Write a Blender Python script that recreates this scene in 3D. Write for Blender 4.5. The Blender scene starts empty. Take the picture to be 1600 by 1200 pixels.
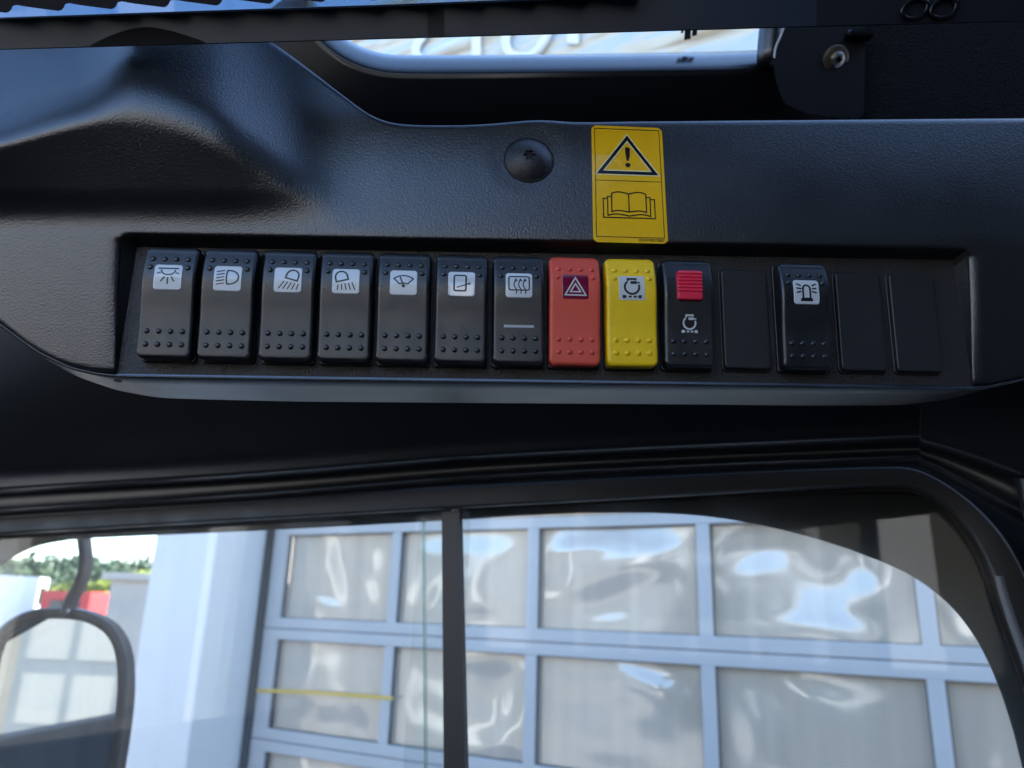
import bpy, math, random
from mathutils import Vector, Matrix, noise
random.seed(7)
R = math.radians
sc = bpy.context.scene

# ------------------------------------------------------------------ camera, sky, sun, exposure
F = 1200.0                                   # focal length in photo pixels (27 mm on 36 mm)
CAM = Vector((0, 0, 2.0))
CROT = Matrix.Rotation(R(90 + 16.5), 3, 'X') @ Matrix.Rotation(R(1.8), 3, 'Z')
cam_d = bpy.data.cameras.new('camera'); cam = bpy.data.objects.new('camera', cam_d)
sc.collection.objects.link(cam); sc.camera = cam
cam.matrix_world = Matrix.Translation(CAM) @ CROT.to_4x4()
cam_d.sensor_width = 36; cam_d.lens = 27; cam_d.clip_start = .01; cam_d.clip_end = 3000
cam_d.dof.use_dof = True; cam_d.dof.focus_distance = .325; cam_d.dof.aperture_fstop = 13

SUN_AZ, SUN_EL = 65, 36                      # azimuth clockwise from +Y
world = bpy.data.worlds.new('World'); sc.world = world; world.use_nodes = True
wn = world.node_tree; bg = wn.nodes['Background']
sky = wn.nodes.new('ShaderNodeTexSky'); sky.sky_type = 'NISHITA'; sky.sun_disc = False
sky.sun_elevation = R(SUN_EL); sky.sun_rotation = R(SUN_AZ)
sky.air_density = 1.0; sky.dust_density = .3; sky.ozone_density = 4
wn.links.new(sky.outputs[0], bg.inputs[0]); bg.inputs[1].default_value = .13
sd = bpy.data.lights.new('sun', 'SUN'); sd.energy = 4.0; sd.angle = R(.5); sd.color = (1, .95, .87)
sun = bpy.data.objects.new('sun', sd); sc.collection.objects.link(sun)
sun.rotation_euler = (R(90 - SUN_EL), 0, R(180 - SUN_AZ))
sc.view_settings.view_transform = 'Standard'; sc.view_settings.look = 'None'
sc.view_settings.exposure = 2.45; sc.view_settings.gamma = 1
sc.render.engine = 'CYCLES'
sc.cycles.use_denoising = True
sc.cycles.max_bounces = 10; sc.cycles.transparent_max_bounces = 16
sc.cycles.caustics_reflective = False; sc.cycles.caustics_refractive = False
sc.cycles.sample_clamp_indirect = 6

# ------------------------------------------------------------------ helpers
def ray(px, py):
    return CROT @ Vector(((px - 800) / F, -(py - 600) / F, -1))
def at(px, py, depth):                       # point at a pixel, at a depth along the optical axis
    return CAM + ray(px, py) * depth
class Plane:
    """a real plane in the cab: origin, right, up, normal (towards the driver)"""
    def __init__(s, o, r, u):
        s.o = o; s.r = r.normalized(); s.u = (u - s.r * u.dot(s.r)).normalized(); s.n = s.r.cross(s.u)
        s.m = Matrix((s.r, s.u, s.n)).transposed().to_4x4(); s.m.translation = o
    def hit(s, px, py, z=0.0):
        d = ray(px, py)
        return CAM + d * ((s.o + s.n * z - CAM).dot(s.n) / d.dot(s.n))
    def uv(s, px, py, z=0.0):
        p = s.hit(px, py, z) - s.o
        return p.dot(s.r), p.dot(s.u)
    def pt(s, u, v, w=0.0):
        return s.o + s.r * u + s.u * v + s.n * w
def camvec(x, y, z): return CROT @ Vector((x, y, z))

def link(o):
    sc.collection.objects.link(o); return o
def tag(o, label=None, cat=None, group=None, kind=None):
    if label: o['label'] = label
    if cat: o['category'] = cat
    if group: o['group'] = group
    if kind: o['kind'] = kind
    return o
def thing(name, matrix, label, cat, group=None):
    o = link(bpy.data.objects.new(name, None)); o.empty_display_size = .02
    o.matrix_world = matrix
    return tag(o, label, cat, group)
ROOTM = {}
def wm(o):
    m = o.matrix_basis.copy()
    while o.parent: o = o.parent; m = o.matrix_basis @ m
    return m
def mesh(name, verts, faces, mat, parent=None, local=False, smooth=True, flat_angle=None):
    """verts in world space (or already in the parent's space when local)"""
    if parent is not None and not local:
        inv = wm(parent).inverted(); verts = [inv @ Vector(v) for v in verts]
    me = bpy.data.meshes.new(name); me.from_pydata([tuple(v) for v in verts], [], faces); me.update()
    if smooth:
        for p in me.polygons: p.use_smooth = True
        if flat_angle: me.set_sharp_from_angle(angle=R(flat_angle))
    o = link(bpy.data.objects.new(name, me))
    if mat: me.materials.append(mat)
    if parent is not None: o.parent = parent
    return o
def inst(name, me, parent, loc=(0, 0, 0), rot=None):
    o = link(bpy.data.objects.new(name, me)); o.parent = parent; o.location = loc
    if rot: o.rotation_euler = rot
    return o
def grid_faces(nr, nc, flip=False, close=False):
    f = []
    for i in range(nr - 1):
        for j in range(nc if close else nc - 1):
            a, b = i * nc + j, i * nc + (j + 1) % nc; c, d = b + nc, a + nc
            f.append((a, d, c, b) if flip else (a, b, c, d))
    return f
def interp(pts, x):
    if x <= pts[0][0]: return pts[0][1]
    for (a, fa), (b, fb) in zip(pts, pts[1:]):
        if x <= b: return fa + (fb - fa) * (x - a) / (b - a)
    return pts[-1][1]
def spline(pts, x):                          # monotone-ish catmull interpolation of y(x)
    if x <= pts[0][0]: return pts[0][1]
    if x >= pts[-1][0]: return pts[-1][1]
    for i in range(len(pts) - 1):
        if x <= pts[i + 1][0]:
            x0, y0 = pts[i]; x1, y1 = pts[i + 1]
            m0 = (y1 - pts[i - 1][1]) / (x1 - pts[i - 1][0]) if i > 0 else (y1 - y0) / (x1 - x0)
            m1 = (pts[i + 2][1] - y0) / (pts[i + 2][0] - x0) if i + 2 < len(pts) else (y1 - y0) / (x1 - x0)
            h = x1 - x0; t = (x - x0) / h
            return (2*t**3 - 3*t*t + 1)*y0 + (t**3 - 2*t*t + t)*h*m0 + (-2*t**3 + 3*t*t)*y1 + (t**3 - t*t)*h*m1
def sstep(a, b, x):
    t = max(0, min(1, (x - a) / (b - a))); return t * t * (3 - 2 * t)
def smin(a, b, k):
    h = max(k - abs(a - b), 0) / k; return min(a, b) - h * h * k / 4
def resample(poly, n, smooth=0):
    """poly of 2-tuples -> n points evenly along it, after some corner rounding"""
    for _ in range(smooth):
        q = [poly[0]]
        for a, b in zip(poly, poly[1:]):
            q += [tuple(.75*i + .25*j for i, j in zip(a, b)), tuple(.25*i + .75*j for i, j in zip(a, b))]
        poly = q + [poly[-1]]
    L = [0]
    for a, b in zip(poly, poly[1:]): L.append(L[-1] + math.dist(a, b))
    out, k = [], 0
    for i in range(n):
        s = L[-1] * i / (n - 1)
        while k < len(L) - 2 and L[k + 1] < s: k += 1
        t = (s - L[k]) / max(1e-9, L[k + 1] - L[k])
        out.append(tuple(a + (b - a) * t for a, b in zip(poly[k], poly[k + 1])))
    return out
def box(c, sx, sy, sz, ax=None, bev=0.0):
    """verts, faces of a (chamfered) box; ax = (right, up, normal) axes"""
    if ax is None: ax = (Vector((1,0,0)), Vector((0,1,0)), Vector((0,0,1)))
    V, Fc = [], []
    hx, hy, hz = sx/2, sy/2, sz/2
    if bev <= 0:
        for x in (-hx, hx):
            for y in (-hy, hy):
                for z in (-hz, hz): V.append(c + ax[0]*x + ax[1]*y + ax[2]*z)
        return V, [(0,1,3,2),(4,6,7,5),(0,4,5,1),(2,3,7,6),(0,2,6,4),(1,5,7,3)]
    b = bev; loops = []
    for z, ins in ((-hz, b), (-hz + b, 0), (hz - b, 0), (hz, b)):
        x, y = hx - ins, hy - ins
        cx, cy = x - b * .9, y - b * .9
        loops.append([(x, -cy, z), (x, cy, z), (cx, y, z), (-cx, y, z), (-x, cy, z), (-x, -cy, z), (-cx, -y, z), (cx, -y, z)])
    for l in loops:
        for x, y, z in l: V.append(c + ax[0]*x + ax[1]*y + ax[2]*z)
    for i in range(3):
        for j in range(8):
            a, d = i*8 + j, i*8 + (j+1) % 8
            Fc.append((a, d, d + 8, a + 8))
    Fc.append(tuple(range(7, -1, -1))); Fc.append(tuple(range(24, 32)))
    return V, Fc
def merge(*parts):
    V, Fc = [], []
    for v, f in parts:
        n = len(V); V += list(v); Fc += [tuple(i + n for i in q) for q in f]
    return V, Fc
def tube(path, rad, n=12, flat=1.0, cap=True):
    V, Fc = [], []; up = Vector((0, 0, 1))
    P = [Vector(p) for p in path]; prev = None
    for i, p in enumerate(P):
        t = (P[min(i+1, len(P)-1)] - P[max(i-1, 0)]).normalized()
        a = prev if prev is not None else (up.cross(t) if abs(t.z) < .95 else Vector((1,0,0)).cross(t))
        a = (a - t * a.dot(t)).normalized(); prev = a; b = t.cross(a)
        r = rad(i / (len(P)-1)) if callable(rad) else rad
        for k in range(n):
            an = 2*math.pi*k/n
            V.append(p + a*math.cos(an)*r + b*math.sin(an)*r*flat)
    Fc = grid_faces(len(P), n, close=True)
    if cap: Fc += [tuple(range(n-1, -1, -1)), tuple(range((len(P)-1)*n, len(P)*n))]
    return V, Fc

# ------------------------------------------------------------------ materials
def mat(name, col, rough=.5, metal=0, ior=1.5, coat=0, bump=None, var=None, rvar=None, spec=.5, dust=0):
    m = bpy.data.materials.new(name); m.use_nodes = True
    nt = m.node_tree; b = nt.nodes['Principled BSDF']
    b.inputs['Base Color'].default_value = (*col, 1); b.inputs['Roughness'].default_value = rough
    b.inputs['Metallic'].default_value = metal; b.inputs['IOR'].default_value = ior
    b.inputs['Coat Weight'].default_value = coat; b.inputs['Coat Roughness'].default_value = .08
    b.inputs['Specular IOR Level'].default_value = spec
    tc = nt.nodes.new('ShaderNodeTexCoord')
    def nz(scale, detail=3, kind='Noise', stretch=None):
        t = nt.nodes.new('ShaderNodeTex' + kind)
        t.inputs['Scale'].default_value = scale
        if kind == 'Noise': t.inputs['Detail'].default_value = detail
        src = tc.outputs['Object']
        if stretch:
            mp = nt.nodes.new('ShaderNodeMapping'); mp.inputs['Scale'].default_value = stretch
            nt.links.new(src, mp.inputs[0]); src = mp.outputs[0]
        nt.links.new(src, t.inputs['Vector'])
        return t
    if var:                                   # (scale, amount[, stretch]) tone variation
        t = nz(var[0], 5, stretch=var[2] if len(var) > 2 else None)
        mr = nt.nodes.new('ShaderNodeMapRange'); mr.inputs[1].default_value = .3; mr.inputs[2].default_value = .7
        mr.inputs[3].default_value = 1 - var[1]; mr.inputs[4].default_value = 1 + var[1]
        nt.links.new(t.outputs['Fac'], mr.inputs[0])
        mx = nt.nodes.new('ShaderNodeVectorMath'); mx.operation = 'SCALE'; mx.inputs[0].default_value = col
        nt.links.new(mr.outputs[0], mx.inputs['Scale']); nt.links.new(mx.outputs[0], b.inputs['Base Color'])
    if dust:                                  # sparse pale specks of dust lying on the surface
        t = nz(900, 0, 'Voronoi'); t2 = nz(35, 2)
        lt = nt.nodes.new('ShaderNodeMath'); lt.operation = 'LESS_THAN'; lt.inputs[1].default_value = .12
        gt = nt.nodes.new('ShaderNodeMath'); gt.operation = 'GREATER_THAN'; gt.inputs[1].default_value = .58
        ml = nt.nodes.new('ShaderNodeMath'); ml.operation = 'MULTIPLY'
        ms = nt.nodes.new('ShaderNodeMath'); ms.operation = 'MULTIPLY'; ms.inputs[1].default_value = dust
        nt.links.new(t.outputs['Distance'], lt.inputs[0]); nt.links.new(t2.outputs['Fac'], gt.inputs[0])
        nt.links.new(lt.outputs[0], ml.inputs[0]); nt.links.new(gt.outputs[0], ml.inputs[1]); nt.links.new(ml.outputs[0], ms.inputs[0])
        mx2 = nt.nodes.new('ShaderNodeMix'); mx2.data_type = 'RGBA'; mx2.inputs[7].default_value = (.35, .35, .34, 1)
        nt.links.new(ms.outputs[0], mx2.inputs[0])
        if b.inputs['Base Color'].links: nt.links.new(b.inputs['Base Color'].links[0].from_socket, mx2.inputs[6])
        else: mx2.inputs[6].default_value = (*col, 1)
        nt.links.new(mx2.outputs[2], b.inputs['Base Color'])
    if rvar:
        t = nz(rvar[0], 4)
        mr = nt.nodes.new('ShaderNodeMapRange'); mr.inputs[1].default_value = .3; mr.inputs[2].default_value = .7
        mr.inputs[3].default_value = rough - rvar[1]; mr.inputs[4].default_value = rough + rvar[1]
        nt.links.new(t.outputs['Fac'], mr.inputs[0]); nt.links.new(mr.outputs[0], b.inputs['Roughness'])
    if bump:                                  # list of (kind, scale, strength, distance)
        prev = None
        for kind, scale, st, dist in bump:
            t = nz(scale, 2, kind)
            bp = nt.nodes.new('ShaderNodeBump'); bp.inputs['Strength'].default_value = st; bp.inputs['Distance'].default_value = dist
            nt.links.new(t.outputs['Distance' if kind == 'Voronoi' else 'Fac'], bp.inputs['Height'])
            if prev: nt.links.new(prev.outputs[0], bp.inputs['Normal'])
            prev = bp
        nt.links.new(prev.outputs[0], b.inputs['Normal'])
    return m
def glass_mat(name, tint, refl=1.0, rough=0.0, dirt_haze=0.0):
    m = bpy.data.materials.new(name); m.use_nodes = True; nt = m.node_tree
    for n in list(nt.nodes):
        if n.type != 'OUTPUT_MATERIAL': nt.nodes.remove(n)
    tr = nt.nodes.new('ShaderNodeBsdfTransparent'); tr.inputs[0].default_value = (*tint, 1)
    gl = nt.nodes.new('ShaderNodeBsdfGlossy'); gl.inputs['Roughness'].default_value = rough
    fr = nt.nodes.new('ShaderNodeFresnel')       # thin pane: the same reflectance from both sides
    ge = nt.nodes.new('ShaderNodeNewGeometry'); io = nt.nodes.new('ShaderNodeMapRange')
    io.inputs[3].default_value = 1.5; io.inputs[4].default_value = 1 / 1.5
    nt.links.new(ge.outputs['Backfacing'], io.inputs[0]); nt.links.new(io.outputs[0], fr.inputs[0])
    mu = nt.nodes.new('ShaderNodeMath'); mu.operation = 'MULTIPLY'; mu.inputs[1].default_value = refl
    mx = nt.nodes.new('ShaderNodeMixShader')
    nt.links.new(fr.outputs[0], mu.inputs[0]); nt.links.new(mu.outputs[0], mx.inputs[0])
    nt.links.new(tr.outputs[0], mx.inputs[1]); nt.links.new(gl.outputs[0], mx.inputs[2])
    last = mx
    if dirt_haze:  # smears and specks, plus a pale veil imitating haze
        tc = nt.nodes.new('ShaderNodeTexCoord'); mp = nt.nodes.new('ShaderNodeMapping'); mp.inputs['Rotation'].default_value = (.3, .5, .9); mp.inputs['Scale'].default_value = (1, 1, .35)
        n1 = nt.nodes.new('ShaderNodeTexNoise'); n1.inputs['Scale'].default_value = 9; n1.inputs['Detail'].default_value = 6; n1.inputs['Roughness'].default_value = .65
        v1 = nt.nodes.new('ShaderNodeTexVoronoi'); v1.inputs['Scale'].default_value = 130
        r1 = nt.nodes.new('ShaderNodeMapRange'); r1.inputs[1].default_value = .42; r1.inputs[2].default_value = .72; r1.inputs[3].default_value = dirt_haze * .35; r1.inputs[4].default_value = dirt_haze * 1.3
        r2 = nt.nodes.new('ShaderNodeMapRange'); r2.inputs[1].default_value = .05; r2.inputs[2].default_value = .09; r2.inputs[3].default_value = dirt_haze * 2.5; r2.inputs[4].default_value = 0
        ad = nt.nodes.new('ShaderNodeMath'); ad.operation = 'ADD'
        tl = nt.nodes.new('ShaderNodeBsdfTranslucent'); tl.inputs[0].default_value = (.8, .8, .78, 1)
        m2 = nt.nodes.new('ShaderNodeMixShader')
        nt.links.new(tc.outputs['Object'], mp.inputs[0]); nt.links.new(mp.outputs[0], n1.inputs['Vector']); nt.links.new(tc.outputs['Object'], v1.inputs['Vector'])
        nt.links.new(n1.outputs['Fac'], r1.inputs[0]); nt.links.new(v1.outputs['Distance'], r2.inputs[0])
        nt.links.new(r1.outputs[0], ad.inputs[0]); nt.links.new(r2.outputs[0], ad.inputs[1]); nt.links.new(ad.outputs[0], m2.inputs[0])
        nt.links.new(mx.outputs[0], m2.inputs[1]); nt.links.new(tl.outputs[0], m2.inputs[2]); last = m2
    nt.links.new(last.outputs[0], nt.nodes['Material Output'].inputs[0])
    return m

GRAIN = [('Noise', 1150, .46, .00034), ('Noise', 2500, .40, .00020)]
M_shell = mat('black_grained_plastic', (.010, .0105, .012), .31, ior=1.85, bump=GRAIN, rvar=(25, .03))
M_plate = mat('switch_plate_plastic', (.021, .019, .0175), .48, bump=[('Noise', 1300, .6, .0006), ('Voronoi', 1600, .4, .0004)], dust=.6)
M_rocker = mat('rocker_black', (.010, .0105, .0115), .36, ior=1.62, bump=[('Noise', 5000, .12, .0001)], rvar=(90, .09), var=(70, .15), dust=.14)
M_bezel = mat('bezel_black', (.018, .018, .02), .35)
M_blank = mat('blank_black', (.019, .019, .0195), .45, bump=[('Noise', 4000, .2, .0001)], dust=.15)
M_red = mat('rocker_red', (.72, .085, .045), .42, bump=[('Noise', 5000, .1, .0001)], dust=.1)
M_yellow = mat('rocker_yellow', (.95, .60, .005), .40, bump=[('Noise', 5000, .1, .0001)], var=(160, .05))
M_slider = mat('slider_red', (.80, .025, .065), .35, bump=[('Noise', 4000, .15, .0001)])
M_lens = mat('lens_white', (.66, .68, .68), .12, coat=.6)
M_lens_silver = mat('lens_silver', (.62, .62, .58), .35)
M_lens_red = mat('lens_dark_red', (.19, .006, .035), .10, coat=.8)
M_ink = mat('ink_black', (.012, .012, .013), .35)
M_ink_red = mat('ink_brown', (.16, .045, .03), .35)
M_print = mat('print_white', (.62, .62, .60), .5)
M_print_grey = mat('print_grey', (.42, .44, .46), .4)
M_label = mat('label_yellow', (.95, .54, .010), .22, coat=.5, var=(45, .05), bump=[('Noise', 160, .10, .002)])
M_label_ink = mat('label_ink', (.014, .014, .018), .2, coat=.5)
M_label_edge = mat('label_halo', (.88, .80, .45), .25)
M_screw = mat('screw_cap_plastic', (.020, .021, .023), .42, bump=GRAIN)
M_hole = mat('socket_black', (.004, .004, .004), .7)
M_gloss = mat('gloss_black_paint', (.008, .008, .010), .16, spec=.32, rvar=(12, .04), bump=[('Noise', 60, .05, .001)])
M_header = mat('header_paint', (.010, .010, .0105), .32, rvar=(6, .03))
M_rubber = mat('rubber_seal', (.018, .015, .013), .42, spec=.35, rvar=(30, .08), bump=[('Noise', 800, .15, .0002)])
M_divider = mat('anodised_dark', (.035, .031, .028), .42, bump=[('Noise', 2500, .1, .0001)])
M_bar = mat('bar_plastic', (.018, .026, .042), .36, spec=.30, rvar=(20, .06), bump=[('Noise', 1800, .12, .0002)])
M_teeth = mat('serrated_black', (.006, .006, .008), .6, spec=.12)
M_fabric = mat('headliner_fabric', (.010, .010, .012), .95, bump=[('Noise', 700, 1, .002)], spec=.1)
M_steel = mat('steel_screw', (.55, .53, .50), .32, metal=1, bump=[('Noise', 2500, .2, .0002)])
M_washer = mat('washer_bronze', (.22, .17, .13), .4, metal=.9)
M_body = mat('cab_body_dark', (.016, .016, .015), .6, spec=.2, var=(9, .3))
M_glass = glass_mat('window_glass', (.95, .965, .96), .38, dirt_haze=.06)
M_glass_edge = glass_mat('glass_edge', (.72, .80, .78), 3.0, .25)
M_mirror = mat('mirror_glass', (.80, .84, .86), .03, metal=1)
M_mirror_frame = mat('mirror_frame', (.085, .062, .052), .4)
M_arm = mat('mirror_arm', (.17, .11, .085), .5)
M_white = mat('white_cladding', (.80, .785, .76), .35, var=(1.2, .03))
M_alu = mat('door_aluminium', (.55, .545, .535), .38, var=(2, .04))
M_gasket = mat('door_gasket', (.04, .045, .05), .7, spec=.2)
M_asphalt = mat('asphalt', (.24, .225, .205), .9, var=(1.5, .2), bump=[('Noise', 60, .4, .01)])
M_hall = mat('hall_render', (.13, .12, .105), .7, var=(.7, .12))
M_hill = mat('hill_grass', (.10, .13, .06), .95, var=(.05, .3))
M_leaf_far = mat('leaf_far', (.055, .095, .05), .8, var=(.2, .35))
M_leaf_near = mat('leaf_near', (.20, .24, .03), .7, var=(.6, .3))
M_trunk = mat('bark', (.10, .075, .05), .9)
M_redpaint = mat('red_paint', (.55, .03, .035), .3)
M_whitepaint = mat('white_paint', (.78, .79, .80), .3)
M_tyre = mat('tyre', (.02, .02, .02), .8)
M_dkglass = mat('dark_glass', (.03, .035, .04), .08)
M_conc = mat('concrete', (.42, .40, .37), .85, var=(1.5, .12))
M_hdoor = mat('hall_door_grey', (.10, .11, .125), .5, var=(.8, .1))
M_yglint = mat('yellow_glint', (.80, .52, .06), .4)
M_cabdark = mat('unseen_cab_dark', (.016, .016, .018), .7)

def pane_mat():
    m = mat('acrylic_pane', (.62, .51, .39), .10, ior=2.25, var=(14, .08, (1, 1, .06)))
    return m
M_pane = pane_mat()

# ------------------------------------------------------------------ reference planes of the cab
PX = .32 / F                                  # one photo pixel at the console, in metres
tau, tauf = R(4.5), R(11)
rv = camvec(math.cos(R(3.5)), -.0157, -math.sin(R(3.5)))
P = Plane(at(850, 490, .32), rv, camvec(0, math.cos(tau), -math.sin(tau)))            # front face of the console
FL = Plane(P.hit(850, 594, -8 * PX), rv, camvec(0, math.cos(tauf), -math.sin(tauf)))   # switch plate in its recess
wang = R(26)
def horiz(az): return Vector((math.sin(az), math.cos(az), 0))
WR = horiz(R(90) + wang)                      # along the side window, to the right and nearer
W = Plane(at(705, 800, .65), WR, Vector((0, 0, 1)))                                    # side window
dang = R(30)
D = Plane(at(830, 900, 3.3), horiz(R(90) + dang), Vector((0, 0, 1)))                   # workshop door

# ------------------------------------------------------------------ ground
gm = mesh('ground', [(-900, -900, 0), (900, -900, 0), (900, 900, 0), (-900, 900, 0)], [(0, 1, 2, 3)], M_asphalt, smooth=False)
tag(gm, 'grey asphalt yard outside the cab window', kind='structure')

# ------------------------------------------------------------------ overhead console
con = thing('overhead_console', P.m, 'black grained plastic overhead console carrying the row of rocker switches', 'console')
YT = [(-400, 76), (0, 62), (300, 54), (400, 55), (430, 70), (480, 106), (540, 152), (580, 180), (620, 193), (700, 196), (760, 194), (840, 188), (900, 191), (1000, 190), (1600, 185), (2000, 183)]
def yl(x): return 368 + (x - 190) * .0167
YR = [(-400, 300), (-200, 255), (0, 214), (120, 184), (210, 172), (310, 198), (400, 248), (480, 305), (540, 345), (620, 372), (2000, 372)]
HA = [(-400, 58), (0, 62), (200, 68), (300, 60), (420, 34), (520, 8), (620, 0)]
def zshell(x, y):
    """relief of the console above its switch row, in photo pixels at the console"""
    k = max(0.0, (yl(x) - 2) - y)
    zm = -.20 * (math.sqrt(k * k + 22 * 22) - 22) - .0003 * max(0, k - 60) ** 2 * (1 - sstep(900, 1500, x) * .3)
    d = math.hypot(x - 826, (y - 246) * 1.15)                 # shallow dish round the screw cap
    zm -= 1.3 * (1 - sstep(40, 72, d))
    w = 1 - sstep(330, 610, x)
    if w > 0:
        yr = spline(YR, x); A = spline(HA, x); zb = 0
        yb0 = 352
        k1 = (A - zb) / max(30, yb0 - yr)
        z1 = zb + (yb0 - y) * k1
        z2 = A - (yr - y) * (.62 + .58 * (1 - sstep(120, 215, x)))
        zl = smin(z1, z2 + 8, 36)
        zl -= max(0, 175 - x) * .16 * sstep(0, 60, yr - y + 20)          # turns left towards the windscreen
        zl = zl * sstep(352 + 18, 352 - 58, y)
        zm = zm * (1 - w) + zl * w
    return zm
def S(x, y, off=0.0):
    return P.hit(x, y, zshell(x, y) * PX + off)
def fil(d, r):
    return 0 if d >= r else -(r - math.sqrt(max(0, r * r - (r - d) ** 2)))
RIMX = (187, 1515)
def rimx(side, y):
    return 190 - (y - 368) * 10 / 215 if side == 0 else 1511 + (y - 390) * 9 / 212
YB = [(-400, 230), (-100, 425), (0, 505), (60, 549), (110, 573), (150, 582), (190, 586)]
YBR = [(1505, 605), (1540, 602), (1600, 590), (1750, 545), (2000, 440)]
# upper shell
xs = [-300 + 6 * i for i in range(int(2200 / 6) + 1)]
NR = 64
V = []
for i in range(NR + 3):
    for x in xs:
        yt, yb = spline(YT, x), yl(x)
        if i < NR:
            t = 1 - (1 - i / (NR - 1)) ** 1.25
            y = yt + (yb - yt) * t
            e = y - yt
            # rim rolls over at the top edge; small radius where it meets the recess
            V.append(P.hit(x, y, (zshell(x, y) + fil(e, 2.2)) * PX + fil((yb - y), 7) * PX * sstep(188, 206, x) * sstep(1513, 1495, x)))
        else: V.append(None)
top_back = []
nc = len(xs)
V = V[:NR * nc]
Fc = grid_faces(NR, nc, flip=True)
n0 = len(V)
for j, x in enumerate(xs):                    # return flange at the top edge, runs back into the roof
    yt = spline(YT, x)
    V.append(P.hit(x, yt, (zshell(x, yt) - 12) * PX)); V.append(P.hit(x, yt + 18, (zshell(x, yt) - 150) * PX))
for j in range(nc - 1):
    a, b = j, j + 1; c, d = n0 + 2 * j, n0 + 2 * j + 2
    Fc += [(a, b, d, c), (c, d, d + 1, c + 1)]
mesh('shell', V, Fc, M_shell, con, flat_angle=48)
# end faces left and right of the switch recess
def end_face(side):
    V = []; n = 44; m = 46
    for i in range(n):
        a = 1 - (1 - i / (n - 1)) ** 1.6
        for j in range(m):
            t = j / (m - 1); t = t * t * (3 - 2 * t) * .6 + t * .4
            if side == 0:
                x0 = -300; xr = 190
                x = x0 + (xr - x0) * a
                y0, y1 = yl(x), spline(YB, x)
                if y1 < y0 + 2: y1 = y0 + 2
                y = y0 + (y1 - y0) * t
                xx = x + (rimx(0, y) - 190) * max(0, (x + 300) / 490)
                dr = rimx(0, y) - xx
            else:
                x0 = 1900; xr = 1511
                x = x0 + (xr - x0) * a
                y0, y1 = yl(x), spline(YBR, x)
                if y1 < y0 + 2: y1 = y0 + 2
                y = y0 + (y1 - y0) * t
                xx = x + (rimx(1, y) - 1511) * max(0, (1900 - x) / 389)
                dr = xx - rimx(1, y)
            z = fil(dr * .38, 9) * sstep(0, 14, y - y0) * (1 - .7 * sstep(y0 + 40, y1, y)) + fil((y1 - y) * .85, 10)
            if side == 1: z += .8 * math.exp(-((dr - 18) / 16) ** 2) * sstep(0, 30, y - y0)       # raised rim on the right
            V.append(P.hit(xx, y, z * PX))
    mesh('end_face', V, grid_faces(n, m, flip=(side == 1)), M_shell, con)
end_face(0); end_face(1)
# recess walls and switch plate
def floor_pt(x, y): return FL.hit(x, y)
FC = [(214, 386), (1489, 406), (1519, 603), (183, 584)]      # plate corners
nw = 60
V = []
for j in range(nw + 1):
    t = j / nw
    x = 190 + (1511 - 190) * t
    V.append(P.hit(x, yl(x), -7 * PX * sstep(188, 206, x) * sstep(1513, 1495, x)))
    fl_ = floor_pt(FC[0][0] + (FC[1][0] - FC[0][0]) * t, FC[0][1] + (FC[1][1] - FC[0][1]) * t)
    V.append(V[-1].lerp(fl_, .5)); V.append(fl_)
mesh('recess_top_wall', V, grid_faces(nw + 1, 3), M_shell, con)
for s in (0, 1):
    V = []
    a, b = (FC[0], FC[3]) if s == 0 else (FC[1], FC[2])
    for j in range(nw + 1):
        t = j / nw; y = (368 if s == 0 else 390) + (218 if s == 0 else 214) * t
        x = rimx(s, y)
        V.append(P.hit(x, y, -9 * PX * sstep(0, .065, t) * (1 - .7 * sstep(.19, 1, t))))
        V.append(floor_pt(a[0] + (b[0] - a[0]) * t, a[1] + (b[1] - a[1]) * t))
    mesh('recess_side_wall', V, grid_faces(nw + 1, 2, flip=(s == 0)), M_shell, con)
V = [floor_pt(*FC[0]), floor_pt(*FC[1]), floor_pt(*FC[2]), floor_pt(*FC[3])]
c0 = []
for i in range(9):
    for j in range(41):
        a = V[0].lerp(V[1], j / 40); b = V[3].lerp(V[2], j / 40)
        c0.append(a.lerp(b, i / 8))
mesh('switch_plate', c0, grid_faces(9, 41, flip=True), M_plate, con)
# lower lip
LF = [(-300, 283), (-100, 425), (0, 505), (60, 549), (110, 573), (150, 582), (190, 586), (400, 589.5), (700, 594), (1000, 598.5), (1300, 603), (1505, 606), (1540, 603), (1600, 591), (1750, 546), (1900, 490)]
LB = [(-300, 287), (-100, 429), (-2, 509), (62, 556), (120, 588), (180, 609), (250, 622), (450, 627), (700, 629), (1000, 631), (1250, 633.5), (1410, 633), (1480, 624), (1545, 607), (1605, 593), (1905, 494)]
LZ = [-3, -3, -4, -10, -24, -36, -42, -43, -43, -43, -43, -42, -34, -18, -6, -3]
lf = []
for k in range(len(LF) - 1):
    for s in range(8):
        t = s / 8
        lf.append(tuple(a + (b - a) * t for a, b in zip((*LF[k], *LB[k], LZ[k]), (*LF[k+1], *LB[k+1], LZ[k+1]))))
lf.append((*LF[-1], *LB[-1], LZ[-1]))
for _ in range(3):
    lf = [lf[0]] + [tuple((a + 2*b + c) / 4 for a, b, c in zip(lf[i-1], lf[i], lf[i+1])) for i in range(1, len(lf)-1)] + [lf[-1]]
V = []
prof = [(0, -9, 3), (0, -3.0, 1), (0, 0, 2.0), (.04, -4.5 , 0), (.12, 0, 0), (.45, 0, 0), (.8, 0, 0), (.93, 0, 0)]
rows = []
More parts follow.
